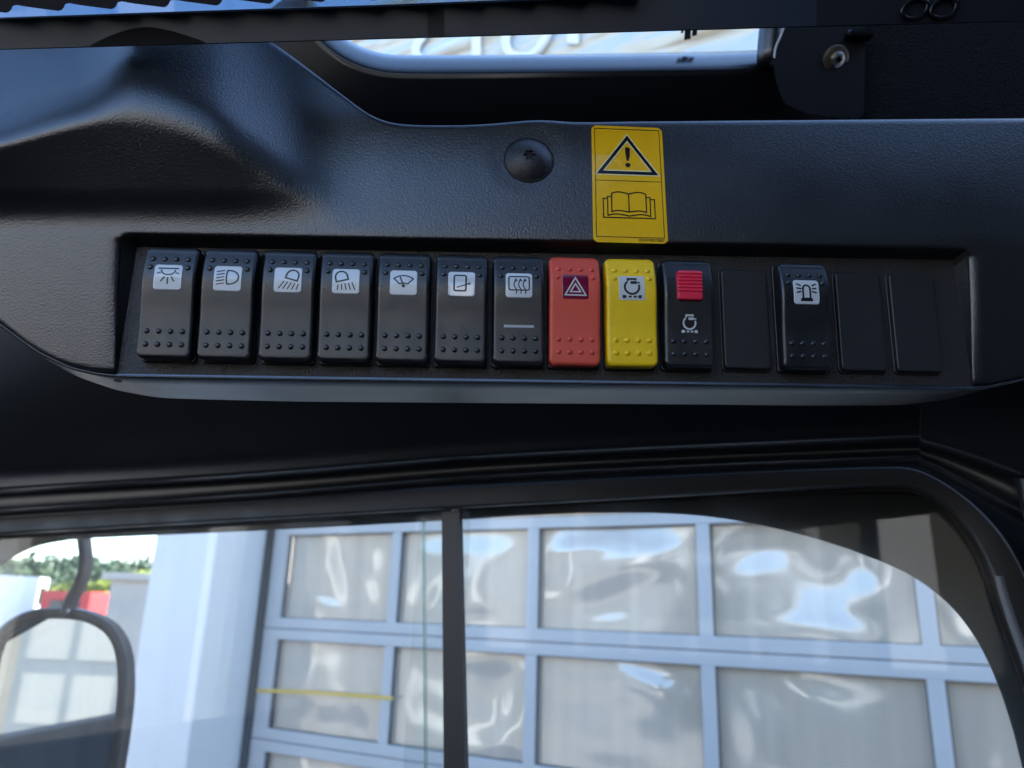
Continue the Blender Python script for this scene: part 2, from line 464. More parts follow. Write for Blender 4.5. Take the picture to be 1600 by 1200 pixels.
for (fx, fy, bx_, by_, bz) in lf:
    a = P.hit(fx, fy + .5, -6 * PX); a1 = P.hit(fx, fy + .2, -1.6 * PX); a2 = P.hit(fx, fy + 1.2, -.4 * PX); a3 = P.hit(fx, fy + 3.5, -1.6 * PX)
    b = P.hit(bx_, by_, bz * .001)
    b1 = a3.lerp(b, .97); b2 = P.hit(bx_, by_ + .4, bz * .001 - .002); b3 = P.hit(bx_, by_ - 60, bz * .001 - .05)
    f0 = P.hit(fx, fy + .8, -20 * PX)
    rows.append([f0, a, a1, a2, a3, a3.lerp(b, .3), a3.lerp(b, .65), b1, b2, b3])
V = [p for r in rows for p in r]
mesh('lower_lip', V, grid_faces(len(rows), 10), M_shell, con)
# small moulding slots at both ends of the lip
for (x, y, w) in ((184, 595.5, 13), (1503, 610, 13)):
    V, Fc = [], []
    n = 14
    for k in range(n):
        an = 2 * math.pi * k / n
        i = min(range(len(lf)), key=lambda q: abs(lf[q][0] - x))
        q = [P.hit(x + math.cos(an) * w * .55, y + math.sin(an) * 2.1 + math.cos(an) * 1.0, z * .001) for z in (0,)][0]
        d = (q - CAM).normalized()
        # point on the lip surface along this ray
        r0, r1 = rows[i][4], rows[i][7]; nn = (r1 - r0).cross(P.r).normalized()
        tt = (r0 - CAM).dot(nn) / d.dot(nn)
        V.append(CAM + d * (tt - .0006))
    mesh('moulding_slot', V, [tuple(range(n))], M_hole, con, smooth=False)

# ------------------------------------------------------------------ rocker switches
u1, v1 = FL.uv(260, 471.5, .0095); u12, v12 = FL.uv(1261.5, 487, .0095)
PITCH = (u12 - u1) / 11
vb = (v1 + v12) / 2
SW = PITCH * .885; SH = PITCH * 1.965
print('PITCH', PITCH, 'v', v1, v12, 'SW', SW, SH)
K = PITCH / .024
SWX = [259.5, 353, 448, 539.5, 630, 721, 811, 899.5, 988, 1077.5, 1164.5, 1261, 1345, 1430]
SWU = [FL.uv(x, 475 + (x - 260) * .0155, .0095 if k not in (10, 12, 13) else .003)[0] for k, x in enumerate(SWX)]
PROF = [(0, 6.6), (.05, 7.7), (.12, 8.8), (.2, 9.75), (.28, 10.2), (.36, 10.15), (.46, 9.6), (.56, 8.95), (.66, 8.5), (.78, 8.25), (.9, 8.1), (1, 7.9)]
def pz(y):                                    # height of the rocker face at local y (metres)
    return spline(PROF, .5 - y / SH) * .001 * K
def rounded_halfwidth(y, w, h, r):
    d = abs(y) - (h / 2 - r)
    return w / 2 - (r - math.sqrt(max(0, r * r - d * d)) if d > 0 else 0)
def pillow(w, h, r, er, zf, base, nx=22, ny=48):
    """moulded key: rounded outline, rounded edge, face height zf(y), skirt down to base"""
    xs = sorted(set([-1, 1] + [s * (1 - (1 - math.cos(math.pi / 2 * k / 5)) * (2 * er / w) * 1.2) for s in (-1, 1) for k in range(0, 6)] + [-.8 + 1.6 * k / (nx - 12) for k in range(nx - 11)]))
    ys = sorted(set([s * (h/2 - r * (1 - math.cos(math.pi / 2 * k / 6))) for s in (-1, 1) for k in range(0, 7)] + [-(h/2 - r) + (h - 2*r) * k / (ny - 12) for k in range(ny - 11)]))
    V = []
    for y in ys:
        hw = rounded_halfwidth(y, w, h, r)
        for t in xs:
            x = t * hw
            d = min(hw - abs(x), h / 2 - abs(y))
            if abs(y) > h/2 - r and abs(x) > w/2 - r:
                d = r - math.hypot(abs(y) - (h/2 - r), abs(x) - (w/2 - r))
            V.append((x, y, zf(y) + fil(max(0, d), er)))
    nr_, nc_ = len(ys), len(xs)
    Fc = grid_faces(nr_, nc_)
    loop = [j for j in range(nc_)] + [i * nc_ + nc_ - 1 for i in range(1, nr_)] + [(nr_-1) * nc_ + j for j in range(nc_ - 2, -1, -1)] + [i * nc_ for i in range(nr_ - 2, 0, -1)]
    n0 = len(V)
    for q in loop: V.append((V[q][0], V[q][1], base))
    L = len(loop)
    for k in range(L): Fc.append((loop[k], n0 + k, n0 + (k + 1) % L, loop[(k + 1) % L]))
    return V, Fc
def newmesh(name, V, Fc, m, flat=None):
    me = bpy.data.meshes.new(name); me.from_pydata([tuple(v) for v in V], [], Fc); me.update()
    for p in me.polygons: p.use_smooth = True
    if flat: me.set_sharp_from_angle(angle=R(flat))
    me.materials.append(m); return me
mm = .001 * K
ROCK = pillow(SW, SH, 2.6 * mm, 1.25 * mm, pz, 1.0 * mm)
rock_me = {m.name: newmesh('rocker', *ROCK, m, 60) for m in (M_rocker, M_red, M_yellow)}
bez_me = newmesh('bezel', *pillow(SW + .6 * mm, SH + 1.0 * mm, 1.6 * mm, .5 * mm, lambda y: 2.0 * mm, -.5 * mm, 16, 20), M_bezel, 50)
def dome(r, h, n=12, k=5):
    V, Fc = [], []
    for i in range(k):
        a = math.pi / 2 * i / k
        for j in range(n): V.append((r * math.cos(a) * math.cos(2*math.pi*j/n), r * math.cos(a) * math.sin(2*math.pi*j/n), h * math.sin(a)))
    V.append((0, 0, h)); Fc = grid_faces(k, n, close=True)
    Fc += [((k-1)*n + j, (k-1)*n + (j+1) % n, k*n) for j in range(n)]
    return V, Fc
dot_me = {m.name: newmesh('grip_dot', *dome(1.2 * mm, .8 * mm), m) for m in (M_rocker, M_red, M_yellow)}
LY = SH * (.5 - .302)                          # centre of the symbol window
LW, LH = 11.1 * mm, 10.7 * mm
def conform_plate(w, h, r, cy, z0, th, er=.25):
    return pillow(w, h, r, er * mm, lambda y: pz(y + cy) + th, pz(cy) - 1.2 * mm, 18, 22)
def strokes(lines, cy, zoff, width):
    """lines: list of (points, width factor, closed); drawn as raised ink following the rocker face; unit = half lens"""
    V, Fc = [], []; step = .06
    for li, ln in enumerate(lines):
        pts, wf, closed = ln[0], ln[1], ln[2]
        P2 = [Vector(p) for p in pts]
        if closed: P2 = P2 + [P2[0]]
        Q = []
        for a, b in zip(P2, P2[1:]):
            n = max(1, int((b - a).length / step))
            for k in range(n): Q.append(a.lerp(b, k / n))
        if not closed: Q.append(P2[-1])
        n = len(Q); w = width * wf; n0 = len(V)
        for i, q in enumerate(Q):
            if closed: t1 = (q - Q[i-1]); t2 = (Q[(i+1) % n] - q)
            else: t1 = q - Q[max(i-1, 0)] if i > 0 else Q[1] - q; t2 = Q[min(i+1, n-1)] - q if i < n-1 else q - Q[i-1]
            t1.normalize(); t2.normalize(); t = (t1 + t2)
            if t.length < 1e-6: t = t1.copy()
            t.normalize(); nn = Vector((-t.y, t.x)); ms = min(2.2, 1 / max(.3, nn.dot(Vector((-t1.y, t1.x)))))
            for s in (1, -1):
                p = q + nn * s * w * ms
                y = p.y * LH / 2
                V.append((p.x * LW / 2, y, pz(y + cy) + zoff + li * .006 * mm))
        for i in range(n if closed else n - 1):
            a, b = n0 + 2*i, n0 + 2*((i + 1) % n)
            Fc.append((a, a + 1, b + 1, b))
    return V, Fc
def arc(cx, cy, r, a0, a1, n=18, ry=None):
    ry = ry or r
    return [(cx + r * math.cos(R(a0 + (a1 - a0) * k / n)), cy + ry * math.sin(R(a0 + (a1 - a0) * k / n))) for k in range(n + 1)]
def poly_fill(pts, cy, zoff):
    V = [(x * LW/2, y * LH/2, pz(y * LH/2 + cy) + zoff) for x, y in pts]
    return V, [tuple(range(len(V)))]
def rotp(pts, ang, cx=0, cy=0):
    c, s = math.cos(R(ang)), math.sin(R(ang))
    return [(cx + (x - cx) * c - (y - cy) * s, cy + (x - cx) * s + (y - cy) * c) for x, y in pts]
ICON = {}
ICON['dome'] = [([(-.74, .68), (.74, .68)], 1.0, 0), (arc(0, .58, .50, 180, 360, 20, .42), .85, 0), ([(-.78, .26), (-.52, .36)], .8, 0), ([(.52, .36), (.78, .26)], .8, 0),
                ([(-.22, .02), (-.48, -.36)], .9, 0), ([(0, -.04), (0, -.58)], .9, 0), ([(.24, .02), (.46, -.36)], .9, 0)]
ICON['beam'] = [(arc(.12, .08, .66, -90, 90, 22, .54) + [(-.02, .62), (-.08, .3), (-.08, -.14), (-.02, -.46)], 1.05, 1)] + \
               [([(-.80, .50 - .25 * k), (-.22, .62 - .25 * k)], .85, 0) for k in range(4)]
ICON['beam_red'] = [([(-.80, -.5), (-.22, -.38)], .9, 0)]
wl = rotp(arc(.30, .32, .44, 0, 180, 20, .46) + [(-.14, .02), (.74, .02)], -16, .3, .2)
ICON['work_front'] = [(wl, 1.1, 1)] + [([(-.26 + .26 * k, -.12 - .05 * k), (-.66 + .32 * k, -.70 - .02 * k)], .75, 0) for k in range(5)]
wl2 = rotp(arc(-.30, .32, .44, 0, 180, 20, .46) + [(-.74, .02), (.14, .02)], 14, -.3, .2)
ICON['work_rear'] = [(wl2, 1.1, 1)] + [([(-.56 + .25 * k, -.30 + .05 * k), (-.60 + .32 * k, -.70)], .75, 0) for k in range(5)]
ICON['wiper'] = [(arc(0, -.55, 1.10, 130, 50, 16) + [(.33, -.10)] + arc(0, -.55, .50, 50, 130, 10)[1:-1] + [(-.33, -.10)], .95, 1), ([(0, -.28), (-.26, .44)], 1.0, 0), (arc(0, -.28, .06, 0, 330, 10), 1.3, 1)]
rr = arc(.20, .56, .12, 0, 90, 5) + arc(-.44, .56, .12, 90, 180, 5) + arc(-.44, -.44, .12, 180, 270, 5) + arc(.20, -.44, .12, 270, 360, 5)
ICON['door_wiper'] = [(rr, 1.1, 1), ([(-.36, -.30), (.56, .02)], .8, 0), (arc(.56, .02, .035, 0, 320, 8), 1.0, 1)]
rr2 = arc(.62, .56, .14, 0, 90, 5) + arc(-.62, .56, .14, 90, 180, 5) + arc(-.62, -.26, .14, 180, 270, 5) + arc(.62, -.26, .14, 270, 360, 5)
ICON['defrost'] = [(rr2, .9, 1)]
for k in range(3):
    cx = -.30 + .34 * k
    ICON['defrost'].append(([(cx + .10 * math.sin(2 * math.pi * t / 16 + 2.6) + .02, .42 - 1.1 * t / 16) for t in range(17)], .75, 0))
    ICON['defrost'].append(([(cx - .04, .30), (cx + .06, .50), (cx + .16, .30)], .7, 0))
ICON['hazard'] = [([(0, .72), (.78, -.68), (-.78, -.68)], .9, 1), ([(0, .22), (.38, -.42), (-.38, -.42)], .9, 1)]
eng = arc(0, .06, .54, 120, -220 + 23, 30)
ICON['filter'] = [([(-.06 - .24, .55), (-.30, .74), (.30, .74), (.30, .62)], 1.5, 0), (arc(0, .06, .55, 128, 382, 36), 1.5, 0),
                  ([(-.62, -.58), (-.62, -.84)], 2.0, 0), ([(.62, -.58), (.62, -.84)], 2.0, 0), ([(-.58, -.71), (-.42, -.71)], 1.4, 0), ([(-.28, -.71), (-.04, -.71)], 1.4, 0), ([(.10, -.71), (.34, -.71)], 1.4, 0), ([(.44, -.71), (.58, -.71)], 1.4, 0),
                  ([(-.10, .44), (.36, .44)], 2.2, 0), ([(.36, .44), (.62, .42)], 1.0, 0)]
ICON['beacon'] = [([(-.28, -.50), (-.28, .22)] + arc(0, .22, .28, 180, 0, 14, .34) + [(.28, -.50)], 1.3, 0), ([(-.42, -.62), (-.32, -.52), (.32, -.52), (.42, -.62)], .9, 1), ([(-.46, -.70), (.46, -.70)], 1.2, 0)] + \
                 [([(s * .42, y0), (s * .78, y1)], 1.1, 0) for s in (-1, 1) for y0, y1 in ((.50, .68), (.26, .30), (.04, -.08))]
SWITCHES = [
    ('dome', M_rocker, 'black rocker switch with interior dome light symbol, leftmost of the row'),
    ('beam', M_rocker, 'black rocker switch with headlamp beam symbol, second from the left end'),
    ('work_front', M_rocker, 'black rocker switch whose work lamp symbol shines down to the left'),
    ('work_rear', M_rocker, 'black rocker switch whose work lamp symbol shines down to the right'),
    ('wiper', M_rocker, 'black rocker switch with fan-shaped windscreen wiper symbol'),
    ('door_wiper', M_rocker, 'black rocker switch with upright window and wiper arm symbol'),
    ('defrost', M_rocker, 'black rocker switch with heated window symbol and grey line below it'),
    ('hazard', M_red, 'red rocker switch with hazard warning triangle'),
    ('filter', M_yellow, 'yellow rocker switch with exhaust filter symbol'),
    ('lock', M_rocker, 'black rocker switch with red ribbed locking slider and white printed symbol'),
    ('blank', None, 'flat black blanking plate between the red slider switch and the beacon switch'),
    ('beacon', M_rocker, 'black rocker switch with flashing beacon symbol, standing among the blank plates'),
    ('blank', None, 'flat black blanking plate directly right of the beacon switch'),
    ('blank', None, 'flat black blanking plate at the far right end of the row'),
]
lens_me = newmesh('lens', *conform_plate(LW, LH, 1.3 * mm, LY, 0, .22 * mm), M_lens, 50)
lens_red_me = newmesh('lens', *conform_plate(LW, LH, .9 * mm, LY, 0, .10 * mm), M_lens_red, 50)
lens_sil_me = newmesh('lens', *conform_plate(LW, LH, .6 * mm, LY, 0, .10 * mm), M_lens_silver, 50)
blank_me = newmesh('cover', *pillow(SW * .955, SH * .93, 2.0 * mm, .7 * mm, lambda y: 3.2 * mm, -.4 * mm, 18, 22), M_blank, 50)
rim_me = newmesh('rim', *pillow(SW * 1.0, SH * .97, 2.2 * mm, .4 * mm, lambda y: .9 * mm, -.4 * mm, 14, 18), M_bezel, 50)
for i, (kind, mt, label) in enumerate(SWITCHES):
    du = random.uniform(-.12, .12) * mm
    m4 = FL.m @ Matrix.Translation((SWU[i] + du, vb, 0)) @ Matrix.Rotation(R(random.uniform(-.35, .35)), 4, 'Z')
    if kind == 'blank':
        t = thing('blanking_plate', m4 @ Matrix.Translation((0, -.9 * mm, 0)), label, 'blanking plate', 'blanking plates in the switch row')
        inst('cover', blank_me, t); inst('rim', rim_me, t)
        continue
    t = thing('rocker_switch', m4, label, 'switch', 'rocker switches in the console')
    inst('bezel', bez_me, t)
    # the key tips by a hair more or less on every switch
    rk = inst('rocker', rock_me[mt.name], t)
    for gx in range(4):
        x = (-1.5 + gx) * 4.65 * mm
        for y in (SH * (.5 - .77), SH * (.5 - .885)):
            inst('grip_dot', dot_me[mt.name], t, (x, y, pz(y) - .12 * mm))
        if kind != 'lock':
            y = SH * (.5 - .135)
            inst('grip_dot', dot_me[mt.name], t, (x, y, pz(y) - .12 * mm), (R(-10), 0, 0))
            if gx in (0, 3):
                y = SH * (.5 - .215)
                inst('grip_dot', dot_me[mt.name], t, (x * 1.06, y, pz(y) - .12 * mm), (R(-5), 0, 0))
    if kind == 'lock':
        # red slider: a ribbed key standing proud
        sw, sh = 10.6 * mm, 12.6 * mm; cy = SH * (.5 - .275)
        def zf(y):
            a = y / sh
            z = pz(cy) + 2.0 * mm + .5 * mm * a
            for k in range(6):
                z += .40 * mm * math.exp(-((y - (-2.4 + 1.5 * k) * mm) / (.36 * mm)) ** 2)
            return z
        V, Fc = pillow(sw, sh, 1.0 * mm, .6 * mm, zf, pz(cy) - 2 * mm, 18, 84)
        mesh('slider', [(x, y + cy, z) for x, y, z in V], Fc, M_slider, t, local=True, flat_angle=60)
        cy2 = SH * (.5 - .61)
        V, Fc = strokes([(a, b * .95, c) for a, b, c in ICON['filter']], cy2, .05 * mm, .058)
        mesh('printed_symbol', [(x * .84, y * .88 + cy2, z) for x, y, z in V], Fc, M_print, t, local=True)
        continue
    lm = {'hazard': lens_red_me, 'filter': lens_sil_me}.get(kind, lens_me)
    ln = inst('lens', lm, t, (0, LY, 0))
    zo = .22 * mm if lm is lens_me else .10 * mm
    V, Fc = strokes(ICON[kind], LY, zo + .03 * mm, .058 if kind not in ('filter',) else .056)
    mesh('symbol', V, Fc, M_print if kind == 'hazard' else M_ink, ln, local=True)
    if kind == 'beam':
        V, Fc = strokes(ICON['beam_red'], LY, zo + .03 * mm, .05); mesh('symbol', V, Fc, M_ink_red, ln, local=True)
    if kind == 'defrost':
        y0 = SH * (.5 - .665)
        n = 13; V = []
        for k in range(n):
            for s in (-.55, .55):
                V.append(((-6.2 + 12.4 * k / (n-1)) * mm, y0 + s * mm, pz(y0 + s * mm) + .06 * mm))
        mesh('indicator_line', V, grid_faces(n, 2, flip=True), M_print_grey, t, local=True)

# ------------------------------------------------------------------ warning label on the console
lab_c = [(924, 195.5), (1034, 200), (1044, 381), (927, 378)]
def LP(a, b, off=.00035):                     # a, b in 0..1 from the top left
    x = (lab_c[0][0]*(1-a) + lab_c[1][0]*a)*(1-b) + (lab_c[3][0]*(1-a) + lab_c[2][0]*a)*b
    y = (lab_c[0][1]*(1-a) + lab_c[1][1]*a)*(1-b) + (lab_c[3][1]*(1-a) + lab_c[2][1]*a)*b
    k = max(0, yl(x) - y)
    wob = .00010 * noise.noise(Vector((x * .03, y * .03, 2.1)))
    return P.hit(x, y, zshell(x, y) * PX + off + wob)
lab = thing('warning_label', Matrix.Translation(LP(.5, 1)), 'yellow warning sticker with exclamation triangle and open book above the switches', 'label')
V = []; na, nb = 25, 41
for i in range(nb):
    b = i / (nb - 1); yb_ = min(b, 1 - b) * 181
    ins = 6 - math.sqrt(max(0, 36 - (6 - yb_) ** 2)) if yb_ < 6 else 0
    for j in range(na):
        a = ins / 113 + (1 - 2 * ins / 113) * j / (na - 1)
        V.append(LP(a, b))
n0 = len(V); Fc = grid_faces(nb, na, flip=True)
loop = list(range(na)) + [i*na + na-1 for i in range(1, nb)] + [(nb-1)*na + j for j in range(na-2, -1, -1)] + [i*na for i in range(nb-2, 0, -1)]
for q in loop: V.append(V[q] - P.n * .0005)
for k in range(len(loop)): Fc.append((loop[k], loop[(k+1) % len(loop)], n0 + (k+1) % len(loop), n0 + k))
mesh('sticker', V, Fc, M_label, lab, flat_angle=50)
def lab_strokes(lines, width, off, m, name):
    V, Fc = [], []
    for li, (pts, wf, closed) in enumerate(lines):
        P2 = [Vector((x * 113, y * 181)) for x, y in pts]
        if closed: P2.append(P2[0])
        Q = []
        for a, b in zip(P2, P2[1:]):
            n = max(1, int((b - a).length / 4))
            for k in range(n): Q.append(a.lerp(b, k / n))
        if not closed: Q.append(P2[-1])
        n = len(Q); w = width * wf; n0 = len(V)
        for i, q in enumerate(Q):
            t1 = q - Q[i-1] if (i > 0 or closed) else Q[1] - q
            t2 = Q[(i+1) % n] - q if (i < n-1 or closed) else q - Q[i-1]
            t1.normalize(); t2.normalize(); t = (t1 + t2).normalized(); nn = Vector((-t.y, t.x))
            ms = min(2.2, 1 / max(.3, nn.dot(Vector((-t1.y, t1.x)))))
            for s in (1, -1):
                p = q + nn * s * w * ms
                V.append(LP(p.x / 113, p.y / 181, off + li * .000006))
        for i in range(n if closed else n - 1):
            a, b = n0 + 2*i, n0 + 2*((i+1) % n); Fc.append((a, b, b + 1, a + 1))
    return mesh(name, V, Fc, m, lab)
lab_strokes([([(.045, .025), (.955, .025), (.955, .952), (.045, .952)], 1, True), ([(.05, .468), (.95, .468)], .8, False)], .55, .00043, M_label_ink, 'border')
tri = [(.50, .098), (.875, .398), (.105, .398)]
lab_strokes([(tri, 1, True)], 4.0, .00042, M_label_edge, 'triangle_halo')
lab_strokes([(tri, 1, True)], 2.5, .00046, M_label_ink, 'triangle')
def lab_fill(pts, name, off=.00048):
    V = [LP(a, b, off) for a, b in pts]
    c = LP(sum(p[0] for p in pts)/len(pts), sum(p[1] for p in pts)/len(pts), off)
    V.append(c); n = len(pts)
    mesh(name, V, [(k, n, (k+1) % n) for k in range(n)], M_label_ink, lab)
lab_fill([(.465, .19), (.475, .180), (.495, .176), (.515, .180), (.535, .19), (.53, .25), (.512, .295), (.486, .295), (.472, .25)], 'exclamation_mark')
lab_fill([(.50 + .038 * math.cos(2*math.pi*k/16), .330 + .0185 * math.sin(2*math.pi*k/16)) for k in range(16)], 'exclamation_dot')
def page(x0, x1, y, h):
    return [(x0 + (x1 - x0) * t / 10, y - h * math.sin(math.pi * (t / 10) ** .8)) for t in range(11)]
Ltop = page(.26, .495, .580, .016); Rtop = [(1 - .0 - x + .0, y) for x, y in page(.505 - .245 + .0, .495, .580, .016)][::-1]
Rtop = [(.99 - x, y) for x, y in Ltop][::-1]
Lbot = page(.26, .495, .735, .012); Rbot = [(.99 - x, y) for x, y in Lbot][::-1]
Lb2 = page(.205, .495, .770, .016); Rb2 = [(.99 - x, y) for x, y in Lb2][::-1]
book = [(Ltop + Rtop[1:] + [(.73, .735)] + Rbot[::-1] + Lbot[::-1][1:], 1, True), ([(.495, .58), (.495, .735)], 1, False),
        ([(.255, .605), (.205, .605), (.205, .770)], .9, False), ([(.735, .605), (.785, .605), (.785, .770)], .9, False),
        (Lb2 + Rb2[1:], 1, False),
        ([(.20, .622), (.145, .622), (.145, .785), (.845, .785), (.845, .622), (.79, .622)], .9, False)]
lab_strokes(book, .95, .00044, M_label_ink, 'open_book')
fc = bpy.data.curves.new('serial_font', 'FONT'); fc.body = '0009381980'; fc.size = 1; fc.align_x = 'RIGHT'
fo = link(bpy.data.objects.new('serial_font', fc)); dg = bpy.context.evaluated_depsgraph_get()
tm = fo.evaluated_get(dg).to_mesh()
tv = [v.co.copy() for v in tm.vertices]; tf = [tuple(p.vertices) for p in tm.polygons]
fo.evaluated_get(dg).to_mesh_clear(); bpy.data.objects.remove(fo)
wt = max(v.x for v in tv) - min(v.x for v in tv); xr = max(v.x for v in tv)
mesh('serial_number', [LP(.945 + (v.x - xr) / wt * .335, .9835 - v.y * .034, .00046) for v in tv], tf, M_label_ink, lab, smooth=False)

# ------------------------------------------------------------------ screw cap with star socket
def frame_at(px, py, f, e=6):
    c = f(px, py); r = (f(px + e, py) - f(px - e, py)).normalized(); u = f(px, py - e) - f(px, py + e)
    n = r.cross(u).normalized(); u = n.cross(r)
    m = Matrix((r, u, n)).transposed().to_4x4(); m.translation = c
    return m
m4 = frame_at(826, 250, lambda x, y: P.hit(x, y, zshell(x, y) * PX), 30)
cap = thing('screw_cap', m4, 'round domed black screw cap with star socket beside the yellow label', 'screw')
rc = 39 * PX
V = []; n = 72
def star(th, r0): return r0 * (1 + .24 * math.cos(6 * th))
rings = [('s', -.0016), ('s', 0)] + [k / 9 for k in range(1, 10)] + ['e1', 'e2']
def domz(rr): return .0042 * (1 - (rr / rc) ** 2.2)
for q in rings:
    for k in range(n):
        th = 2 * math.pi * k / n; rs = star(th, 8.2 * PX)
        if isinstance(q, tuple): r_, z = rs, domz(rs) + q[1] + (.0000 if q[1] else 0)
        elif q == 'e1': r_, z = rc * 1.005, -.0006
        elif q == 'e2': r_, z = rc * .99, -.004
        else: r_ = rs + (rc - rs) * q; z = domz(r_) - (0 if q < 1 else .0000)
        V.append((r_ * math.cos(th), r_ * math.sin(th) - (.9 * PX * 3 if False else 0), z))
Fc = grid_faces(len(rings), n, flip=True, close=True)
mesh('cap', V, Fc, M_screw, cap, local=True, flat_angle=40)
V = [(q * rc * math.cos(2*math.pi*k/n), q * rc * math.sin(2*math.pi*k/n), z_) for q, z_ in ((.985, .00035), (1.055, .00035), (1.06, -.001)) for k in range(n)]
mesh('rim_shadow', V, grid_faces(3, n, flip=True, close=True), M_hole, cap, local=True)  # black ring laid round the cap in place of the shadow at its rim
V = [(star(2*math.pi*k/n, 8.3 * PX) * math.cos(2*math.pi*k/n), star(2*math.pi*k/n, 8.3 * PX) * math.sin(2*math.pi*k/n), domz(0) - .0012) for k in range(n)]
mesh('star_socket', V, [tuple(range(n))], M_hole, cap, local=True, smooth=False)

# ------------------------------------------------------------------ upper window frame behind the console
UF = Plane(at(850, 120, .44), camvec(1, -.004, -.03), camvec(0, math.cos(R(6)), -math.sin(R(6))))
uw = thing('upper_window', Matrix.Translation(UF.hit(850, 88, -.06)), 'gloss black framed roof window above the console', 'window')
inner = [(476, -60), (486, -10), (503, 30), (526, 53), (556, 74), (598, 87.5), (640, 89.5), (800, 88.5), (1000, 85.5), (1188, 82), (1204, 74), (1210, 40), (1214, -20), (1218, -200)]
inn = resample(inner, 140, 2)
nrm = []
for i in range(len(inn)):
    a, b = inn[max(0, i-1)], inn[min(len(inn)-1, i+1)]
    l = math.dist(a, b); nrm.append((-(b[1]-a[1]) / l, (b[0]-a[0]) / l))
for _ in range(14):
    nrm = [nrm[0]] + [tuple((a + b + c) / 3 for a, b, c in zip(nrm[i-1], nrm[i], nrm[i+1])) for i in range(1, len(nrm)-1)] + [nrm[-1]]
fp = [(-3, -80), (0, -62), (3, -55), (8, -49), (14, -43.5), (19, -39.5), (23, -37.5), (27, -37.2), (34, -38), (60, -42), (90, -47), (125, -54), (200, -70)]
V = []
for o_, z in fp:
    for (x, y), (nx_, ny_) in zip(inn, nrm):
        k_ = .08 + .92 * sstep(-30, 30, y) if x < 620 else 1
        V.append(UF.hit(x + nx_ * o_ * k_, y + ny_ * o_ * k_, z * .001))
nn_ = len(inn)
mesh('frame', V[:9 * nn_], grid_faces(9, nn_, flip=True), M_gloss, uw)
mesh('frame_flange', V[8 * nn_:], grid_faces(len(fp) - 8, nn_, flip=True), mat('flange_black', (.004, .004, .005), .35, spec=.18), uw)
V = [UF.hit(x, y, -.075) for x, y in ((420, -260), (1320, -260), (1320, 110), (420, 110))]
V += [v - UF.n * .005 for v in V]
mesh('pane', V, [(0,1,2,3), (7,6,5,4), (0,4,5,1), (1,5,6,2), (2,6,7,3), (3,7,4,0)], M_glass, uw, smooth=False)
# hinge bracket at the right end with its screw
hb = thing('hinge_bracket', Matrix.Translation(UF.hit(1290, 120, -.02)), 'dark bracket plate at the right end of the roof window', 'bracket')
ol = [(1221, -60), (1224, 42), (1210, 70), (1207, 92), (1212, 130), (1230, 172), (1345, 190), (1352, 170), (1350, -60)]
ol = resample(ol + [ol[0]], 60, 1)[:-1]
V = [UF.hit(x, y, -.008) for x, y in ol] + [UF.hit(x, y, -.0105) for x, y in ol]
n = len(ol)
mesh('plate', V, [tuple(range(n))[::-1], tuple(range(n, 2*n))] + [(k, (k+1) % n, n + (k+1) % n, n + k) for k in range(n)], mat('bracket_paint', (.006, .006, .007), .7, spec=.15, bump=[('Noise', 1200, .2, .0003)]), hb, smooth=False)
V, Fc = tube([UF.hit(1206 + 4 * math.sin(t * .5), -60 + 16 * t, -.030) for t in range(11)], .0075, 20)
mesh('hinge_barrel', V, Fc, M_shell, hb)
edge = [(1224.5, 38), (1218, 56), (1209.5, 74), (1208, 90)]
V = []
for x, y in resample(edge, 16, 1):
    V += [UF.hit(x, y, -.0078), UF.hit(x + 3.4, y + 1, -.0074), UF.hit(x + 3.0, y + 1, -.0120)]
mesh('bright_edge', V, grid_faces(16, 3), M_alu, hb)
V, Fc = box(UF.hit(1342, 55, -.004), .016, .004, .008, (UF.r, UF.u, UF.n), .0012)
mesh('catch', V, Fc, M_gloss, hb, smooth=False)
def round_screw(px, py, plane, z, r, label, parent_mats, tilt=0):
    m4 = plane.m.copy(); m4.translation = plane.hit(px, py, z); m4 = m4 @ Matrix.Rotation(R(tilt), 4, 'Y') @ Matrix.Rotation(R(28), 4, 'X')
    t = thing('bracket_screw', m4, label, 'screw')
    V = []
    for rr, z_ in ((.35, .0010), (.9, .0013), (1, .0008), (1, -.0012)):
        for k in range(40): V.append((r*rr*math.cos(2*math.pi*k/40), r*rr*math.sin(2*math.pi*k/40), z_))
    mesh('washer', V, grid_faces(4, 40, flip=True, close=True), parent_mats[0], t, local=True, flat_angle=40)
    V = []; n = 48; r2 = r * .55
    for q in range(9):
        for k in range(n):
            th = 2*math.pi*k/n; rs = star(th, r2 * .42)
            if q == 0: a, z_ = rs, .0014
            elif q < 7: a = rs + (r2 - rs) * (q-1) / 5; z_ = .0036 - .0012 * (a / r2) ** 2
            else: a = r2; z_ = .0020 if q == 7 else .0008
            V.append((a*math.cos(th), a*math.sin(th), z_))
    mesh('head', V, grid_faces(9, n, flip=True, close=True), parent_mats[1], t, local=True, flat_angle=40)
    V = [(star(2*math.pi*k/n, r2*.43)*math.cos(2*math.pi*k/n), star(2*math.pi*k/n, r2*.43)*math.sin(2*math.pi*k/n), .0016) for k in range(n)]
    mesh('star_socket', V, [tuple(range(n))], M_hole, t, local=True, smooth=False)
round_screw(1306, 93, UF, -.0075, 22 * .44 / F, 'small steel star screw with bronze washer on the dark bracket', (M_washer, M_steel), 12)
# fabric lining to the right
V = []
for i in range(12):
    for j in range(12):
        x = 1296 + 60 * i; y = -200 + 42 * j
        V.append(UF.hit(x, y, -.020 + .012 * math.sin(i * .25) + .001 * noise.noise(Vector((i, j, 0)))))
fb = mesh('roof_lining', V, grid_faces(12, 12), M_fabric)
tag(fb, 'dark fabric roof lining right of the bracket', kind='structure')

